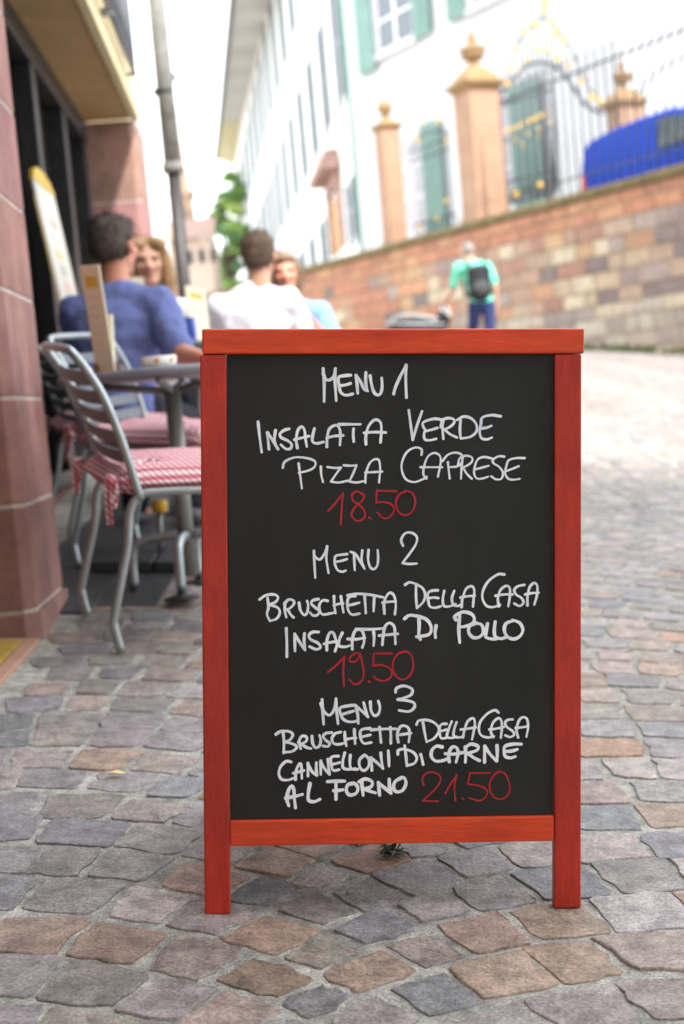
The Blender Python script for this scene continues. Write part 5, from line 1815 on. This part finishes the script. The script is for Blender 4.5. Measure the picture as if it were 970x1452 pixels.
def seated(label, loc, facing, cloth, trousers, hair, hair_m, skin=None, s=1.0, lean=.06, head_yaw=0, head_pitch=0, hand_z=.72, reach=.42, elbow_out=.25, female=False, sleeve=.62, wr=.012, sit=.50, shw=None, arm=None, hx_off=0.0):
    """person on a chair; local +y is the way they face, origin on the ground under the hips"""
    skin = skin or M_skin
    m = LEAN.to_3x3().to_4x4() @ Matrix.Rotation(face(facing), 4, 'Z'); m.translation = Vector(loc)
    t = thing('person', label, 'person', M=m)
    sw = shw or (.165 if female else .192)
    hipw = .10
    hz = sit + .07
    ch = Vector((0, lean * .6, hz + .25)); nk = Vector((0, lean, hz + .43)); 
    nk.x += hx_off * .6; hd = Vector((hx_off, lean + .035, hz + .615))
    rot = rotm(head_yaw, head_pitch)
    sh = [Vector((x * sw, lean * .95, hz + .385)) for x in (-1, 1)]
    el = [Vector((x * elbow_out, lean + .12, hz + .13)) for x in (-1, 1)]
    wrs = [Vector((x * .13, lean * .5 + reach, hand_z + .035)) for x in (-1, 1)]
    if arm:                                       # one arm laid down where the picture shows it
        mi = m.inverted()
        el[1], wrs[1] = mi @ arm[0], mi @ arm[1]
    kn = [Vector((x * .11, .44, sit + .01)) for x in (-1, 1)]
    an = [Vector((x * .12, .40, .09)) for x in (-1, 1)]
    # body
    mb = MB()
    def torso(mb, g=0.0):
        ell(mb, (0, 0, hz), (.155 + g, .115 + g, .105 + g))
        ell(mb, (0, lean * .3, hz + .13), (.138 + g - (.02 if female else 0), .098 + g, .14 + g))
        ell(mb, (0, lean * .65, hz + .27), (.155 + g - (.015 if female else 0), .108 + g, .15 + g))
        capsule(mb, (-sw * .82, lean * .92, hz + .375), (sw * .82, lean * .92, hz + .375), .062 + g, .062 + g, 14)
        capsule(mb, (-sw * .45, lean * .95, hz + .40), (0, lean * .98, hz + .435), .055 + g, .058 + g, 12)
        capsule(mb, (sw * .45, lean * .95, hz + .40), (0, lean * .98, hz + .435), .055 + g, .058 + g, 12)
        if female:
            for x in (-1, 1): ell(mb, (x * .07, lean * .7 + .085, hz + .24), (.062 + g, .055 + g, .06 + g))
    torso(mb)
    capsule(mb, nk - Vector((0, .01, .03)), hd + Vector((0, -.02, -.05)), .056 if not female else .047, .053 if not female else .045, 14)
    head_parts(mb, hd, rot)
    for k in (0, 1):
        capsule(mb, sh[k], el[k], .050, .040, 12); capsule(mb, el[k], wrs[k], .040, .026, 12)
        dv = (wrs[k] - el[k]).normalized()
        hand(mb, wrs[k], (dv.x - (.25 if k else -.25), dv.y, dv.z * .2), (0, 0, 1), 1 if k == 0 else -1, .45)
        capsule(mb, (hipw * (1 if k else -1), .02, sit + .055), kn[k], .078, .058, 12)
        capsule(mb, kn[k], an[k], .055, .036, 12)
        capsule(mb, an[k], an[k] + Vector((0, .13, -.045)), .038, .028, 10)
    body = fuse(mb, 'body', skin, t, .0085, 3)
    face_bits(body, hd, rot)
    # shirt
    mb = MB(); torso(mb, .014)
    capsule(mb, (0, -.01, hz - .06), (0, lean * .3, hz + .1), .135, .12, 14) if False else None
    for k in (0, 1):
        e = sh[k].lerp(el[k], sleeve)
        capsule(mb, sh[k], e, .066, .066 if not female else .058, 14)
    fuse(mb, 'shirt', cloth, body, .0105, 3, wr)
    # trousers
    mb = MB()
    ell(mb, (0, 0.01, hz - .03), (.166, .125, .09))
    for k in (0, 1):
        capsule(mb, (hipw * (1 if k else -1), .02, sit + .055), kn[k], .090, .071, 12)
        capsule(mb, kn[k], an[k] + Vector((0, 0, .02)), .069, .056, 12)
    fuse(mb, 'trousers', trousers, body, .012, 3, .008)
    for k in (0, 1):
        mb = MB(); capsule(mb, an[k] + Vector((0, -.03, -.045)), an[k] + Vector((0, .15, -.055)), .040, .034, 12)
        for v in range(len(mb.v)):
            x_, y_, z_ = mb.v[v]; mb.v[v] = (x_, y_, max(z_, .004))
        mb.build('shoe', M_shoe, body)
    # hair
    mb = MB(Matrix.Translation(hd) @ rot.to_4x4())
    if hair == 'short':
        ell(mb, (0, -.020, .042), (.080, .096, .083)); ell(mb, (0, -.034, .012), (.0775, .082, .086)); ell(mb, (0, .03, .085), (.058, .058, .034))
        capsule(mb, (-.073, -.015, .03), (-.074, -.005, .005), .012, .008, 8); capsule(mb, (.073, -.015, .03), (.074, -.005, .005), .012, .008, 8)
    elif hair == 'long':
        ell(mb, (0, -.020, .042), (.083, .096, .083)); ell(mb, (0, -.05, -.02), (.078, .066, .09))
        ell(mb, (-.045, .035, .075), (.045, .055, .035)); ell(mb, (.045, .035, .075), (.045, .055, .035))
        for x in (-1, 1):
            capsule(mb, (x * .074, .015, .04), (x * .090, .01, -.08), .024, .032, 10); capsule(mb, (x * .090, .01, -.08), (x * .085, .03, -.21), .034, .026, 10)
        capsule(mb, (0, -.06, -.02), (0, -.07, -.18), .07, .06, 12)
    elif hair == 'bob':
        ell(mb, (0, -.022, .042), (.084, .096, .083)); ell(mb, (0, -.05, -.02), (.082, .066, .085))
        ell(mb, (0, .045, .080), (.060, .048, .028))
        for x in (-1, 1): capsule(mb, (x * .076, .0, .03), (x * .080, -.01, -.06), .022, .024, 10)
    h_ = fuse(mb, 'hair', hair_m, body, .007, 6, .012)
    if hair == 'short': strands(h_, 1500, .022, .0028, (0, -.3, -.9))
    else: strands(h_, 900, .05, .0026, (0, -.1, -1), (Matrix.Translation(hd) @ rot.to_4x4()).inverted())
    return t, m

def at_px(px, py, D): 
    p = P(px, py, D); return p
# man in blue, back to us
hb = at_px(163, 340, 5.30)
base_b = hb - GRAV * 1.185; 
def ground_under(head, h):
    """where the plumb line down from the head meets the street"""
    k = head.z / GRAV.z
    return head - GRAV * k
def sit_person(label, clabel, culabel, hx, hy, D, facing, *a, **kw):
    hd = P(hx, hy, D); g = ground_under(hd, 0)
    f = Vector((facing[0], facing[1], 0)).normalized()
    ln = kw.get('lean', .06)
    loc = g - f * (ln + .035) - Vector((f.y, -f.x, 0)) * kw.get('hx_off', 0)
    loc.z = GZ
    hh = (hd - Vector((loc.x, loc.y, loc.z))).dot(GRAV)
    s_ = hh - .07 - .615
    print('SIT', label[:24], tuple(round(v, 3) for v in loc), 'seat', round(s_, 3))
    kw['sit'] = s_
    p = seated(label, loc, f, *a, **kw)
    chair_for(clabel, culabel, Vector(loc), Vector((.93, .36, 0)) if f.y > 0 else f)
    return p
sit_person('man in a blue t-shirt with short dark hair sitting with his back to us', 'metal chair the man in the blue t-shirt sits on', 'gingham cushion under the man in the blue t-shirt',
           163, 350, 5.3, (.22, 1), M_blue_t, M_darkc, 'short', M_hair_d, M_skinp, lean=.10, head_yaw=-.25, reach=.44, elbow_out=.215, sleeve=.86, shw=.170, arm=(P(252, 500, 5.12), P(300, 512, 4.95)), wr=.03)
sit_person('blonde woman in a white striped top facing the man in blue', 'metal chair the blonde woman sits on', 'gingham cushion under the blonde woman',
           209, 373, 6.45, (.05, -1), M_white_t, M_darkc, 'long', M_hair_bl, M_skin, lean=.06, head_yaw=.12, female=True, sleeve=.5, elbow_out=.22)
sit_person('man in a white shirt with brown hair sitting with his back to us', 'metal chair the man in the white shirt sits on', 'gingham cushion under the man in the white shirt',
           368, 363, 6.85, (.10, 1), M_white_t, M_darkc, 'short', M_hair_b, M_skin, lean=.10, head_yaw=-.1, reach=.42, elbow_out=.235, sleeve=.85, shw=.172, hx_off=.045, wr=.03)
sit_person('woman with light brown hair half hidden behind the man in the white shirt', 'metal chair the woman behind the man in white sits on', 'gingham cushion under the woman behind the man in white',
           404, 388, 8.1, (-.05, -1), M_lblue, M_darkc, 'bob', M_hair_lb, M_skinp, lean=.06, head_yaw=.1, female=True, sleeve=.7, elbow_out=.27, shw=.18)

def walker():
    D = 19.2
    hd = P(664, 357, D)
    f = Vector((-.12, 1, 0)).normalized()
    g = ground_under(hd, 0)
    loc = g - f * .02; loc = loc + Vector((.16, 0, 0)) * .6
    m = LEAN.to_3x3().to_4x4() @ Matrix.Rotation(face(f), 4, 'Z'); m.translation = loc
    t = thing('person', 'man in a mint green t-shirt walking up the street with a black backpack', 'person', M=m)
    H = (hd - loc).dot(GRAV)
    k = H / 1.60
    hdl = m.inverted() @ hd
    print('WALK', loc, H)
    rot = rotm(.15, -.30)
    nk = Vector((hdl.x * .75, hdl.y - .05, 1.42 * k)); hip = Vector((0.02, -.02, .93 * k))
    sh = [Vector((nk.x + x * .20, nk.y - .01, 1.385 * k)) for x in (-1, 1)]
    el = [Vector((nk.x - .27, .10, 1.10 * k)), Vector((nk.x + .29, -.06, 1.09 * k))]
    wr_ = [Vector((nk.x - .36, .30, .93 * k)), Vector((nk.x + .30, .02, .84 * k))]
    kn = [Vector((-.10, .14, .50 * k)), Vector((.11, -.02, .49 * k))]
    an = [Vector((-.10, .16, .09 * k)), Vector((.11, -.26, .12 * k))]
    def torso(mb, g_=0):
        ell(mb, hip, (.155 + g_, .115 + g_, .11 + g_)); ell(mb, hip.lerp(nk, .35), (.145 + g_, .10 + g_, .15 + g_)); ell(mb, hip.lerp(nk, .68), (.165 + g_, .112 + g_, .16 + g_))
        capsule(mb, sh[0] * .85 + nk * .15, sh[1] * .85 + nk * .15, .062 + g_, .062 + g_)
        capsule(mb, (sh[0] + nk) / 2, nk, .05 + g_, .055 + g_); capsule(mb, (sh[1] + nk) / 2, nk, .05 + g_, .055 + g_)
    mb = MB(); torso(mb)
    capsule(mb, nk, hdl + Vector((0, -.02, -.05)), .056, .052)
    head_parts(mb, hdl, rot)
    for i in (0, 1):
        capsule(mb, sh[i], el[i], .05, .041); capsule(mb, el[i], wr_[i], .041, .027)
        hand(mb, wr_[i], wr_[i] - el[i], (1 if i else -1, 0, .2), 1 if i == 0 else -1, .5)
        capsule(mb, hip + Vector(((.09 if i else -.09), 0, -.05)), kn[i], .085, .058); capsule(mb, kn[i], an[i], .055, .037)
        capsule(mb, an[i], an[i] + Vector((0, .14, -.05)), .038, .03)
    body = fuse(mb, 'body', M_skin, t, .0095, 3)
    face_bits(body, hdl, rot)
    mb = MB(); torso(mb, .016)
    for i in (0, 1): capsule(mb, sh[i], sh[i].lerp(el[i], .72), .068, .066)
    fuse(mb, 'shirt', M_teal, body, .012, 3, .015)
    mb = MB(); ell(mb, hip + Vector((0, 0, -.03)), (.17, .128, .115))
    for i in (0, 1):
        capsule(mb, hip + Vector(((.09 if i else -.09), 0, -.05)), kn[i], .096, .070); capsule(mb, kn[i], an[i] + Vector((0, 0, .03)), .068, .055)
    fuse(mb, 'trousers', M_navy, body, .013, 3, .01)
    for i in (0, 1):
        mb = MB(); capsule(mb, an[i] + Vector((0, -.03, -.05)), an[i] + Vector((0, .17, -.06)), .042, .036); mb.build('shoe', M_shoe, body)
    mb = MB(Matrix.Translation(hdl) @ rot.to_4x4())
    ell(mb, (0, -.020, .042), (.080, .096, .083)); ell(mb, (0, -.045, .0), (.074, .068, .07)); ell(mb, (0, .03, .085), (.058, .058, .034))
    fuse(mb, 'hair', M_hair_g, body, .008, 2, .01)
    # backpack
    bt = thing('backpack', 'black backpack on the back of the man in the mint t-shirt', 'backpack', M=m @ Matrix.Translation((nk.x + .035, -.24, 1.16 * k)))
    mb = MB(); ell(mb, (0, 0, .02), (.165, .10, .22)); ell(mb, (0, -.01, -.12), (.165, .115, .14)); capsule(mb, (-.07, 0, .14), (.07, 0, .14), .09, .09)
    pk = fuse(mb, 'bag', M_blackc, bt, .014, 3, .015)
    mb = MB(); ell(mb, (0, -.10, -.08), (.12, .05, .10)); fuse(mb, 'front_pocket', mat('grey_nylon', (.045, .045, .05), rough=.8), bt, .014, 2)
    for x in (-1, 1):
        st = spline([(x * .10, .05, .22), (x * .125, .14, .29), (x * .135, .33, .20), (x * .14, .36, .02), (x * .15, .24, -.12), (x * .13, .06, -.18)], 5)
        MB().tube(st, .018, 8).build('strap', M_blackc, bt)
    return m, wr_, k
wm, wwr, wk = walker()

def pushchair():
    D = 18.6
    g = G(600, 530); 
    q = P(600, 462, D); g = Vector((q.x, q.y, .006))
    rz = R(8)
    m = Matrix.Translation(g) @ Matrix.Rotation(rz, 4, 'Z')
    t = thing('pushchair', 'black pushchair with a pale rim and handle held by the man in mint', 'pushchair', M=m)
    mi = m.inverted()
    def q_(px, py, d): return mi @ P(px, py, d)
    black = M_blackc; pale = mat('pale_alloy', (.34, .35, .36), rough=.4, metal=.4)
    # tub hung between the wheels, pale rim around it
    a, b = q_(549, 466, D), q_(632, 455, D)
    L = (b - a).length; mid = (a + b) / 2
    mb = MB(Matrix.Translation(mid))
    prof = []
    vs, fs = [], []
    n = 20
    for j, (sc_, z) in enumerate(((.55, -.32), (.85, -.22), (.98, -.06), (1.0, .0), (.92, .01), (.5, .075), (.12, .10))):
        for k in range(n):
            an = 2 * math.pi * k / n
            vs.append((L / 2 * sc_ * math.copysign(abs(math.cos(an)) ** .7, math.cos(an)), .21 * sc_ * math.copysign(abs(math.sin(an)) ** .7, math.sin(an)), z))
    for j in range(6):
        for k in range(n):
            fs.append((j * n + k, j * n + (k + 1) % n, (j + 1) * n + (k + 1) % n, (j + 1) * n + k))
    fs.append(tuple(reversed(range(n)))); fs.append(tuple(6 * n + k for k in range(n)))
    mb.add(vs, fs, smooth=True); mb.build('carrycot', black, t)
    rim = [mid + Vector((L / 2 * 1.03 * math.copysign(abs(math.cos(2 * math.pi * k / 28)) ** .7, math.cos(2 * math.pi * k / 28)), .22 * math.copysign(abs(math.sin(2 * math.pi * k / 28)) ** .7, math.sin(2 * math.pi * k / 28)), .012)) for k in range(28)]
    MB().tube(rim, .012, 8, closed=True).build('rim', pale, t)
    cov = spline([q_(552, 462, D - .2), q_(563, 449, D - .2), q_(585, 447, D - .2), q_(622, 452, D - .2)], 6)
    MB().tube(cov, .014, 8).build('cover_edge', pale, t)
    mb = MB(); c = q_(626, 450, D); ell(mb, c, (.07, .12, .09)); ell(mb, c + Vector((.06, 0, -.05)), (.06, .10, .10)); fuse(mb, 'hood', black, t, .015, 3)
    hnd = m.inverted() @ (wm @ wwr[0])
    h0 = q_(634, 448, D)
    for dy in (-.16, .16):
        MB().tube([h0 + Vector((0, dy, 0)), h0.lerp(hnd, .6) + Vector((0, dy, 0)), hnd + Vector((0, dy, -.02))], .022, 8).build('handle_arm', pale, t)
    MB().tube([hnd + Vector((0, -.17, -.02)), hnd + Vector((0, .17, -.02))], .024, 10).build('grip', black, t)
    for x in (-.26, .26):
        for y in (-.24, .24):
            c = Vector((mid.x + x, mid.y + y, .13))
            MB(Matrix.Translation(c) @ Matrix.Rotation(R(90), 4, 'X')).lathe([(.03, -.02), (.11, -.02), (.13, -.012), (.13, .012), (.11, .02), (.03, .02)], seg=18).build('wheel', M_rub, t)
            MB().tube([c, Vector((mid.x - x * .6, mid.y + y * .9, mid.z - .1))], .013, 8).build('strut', pale, t)
pushchair()
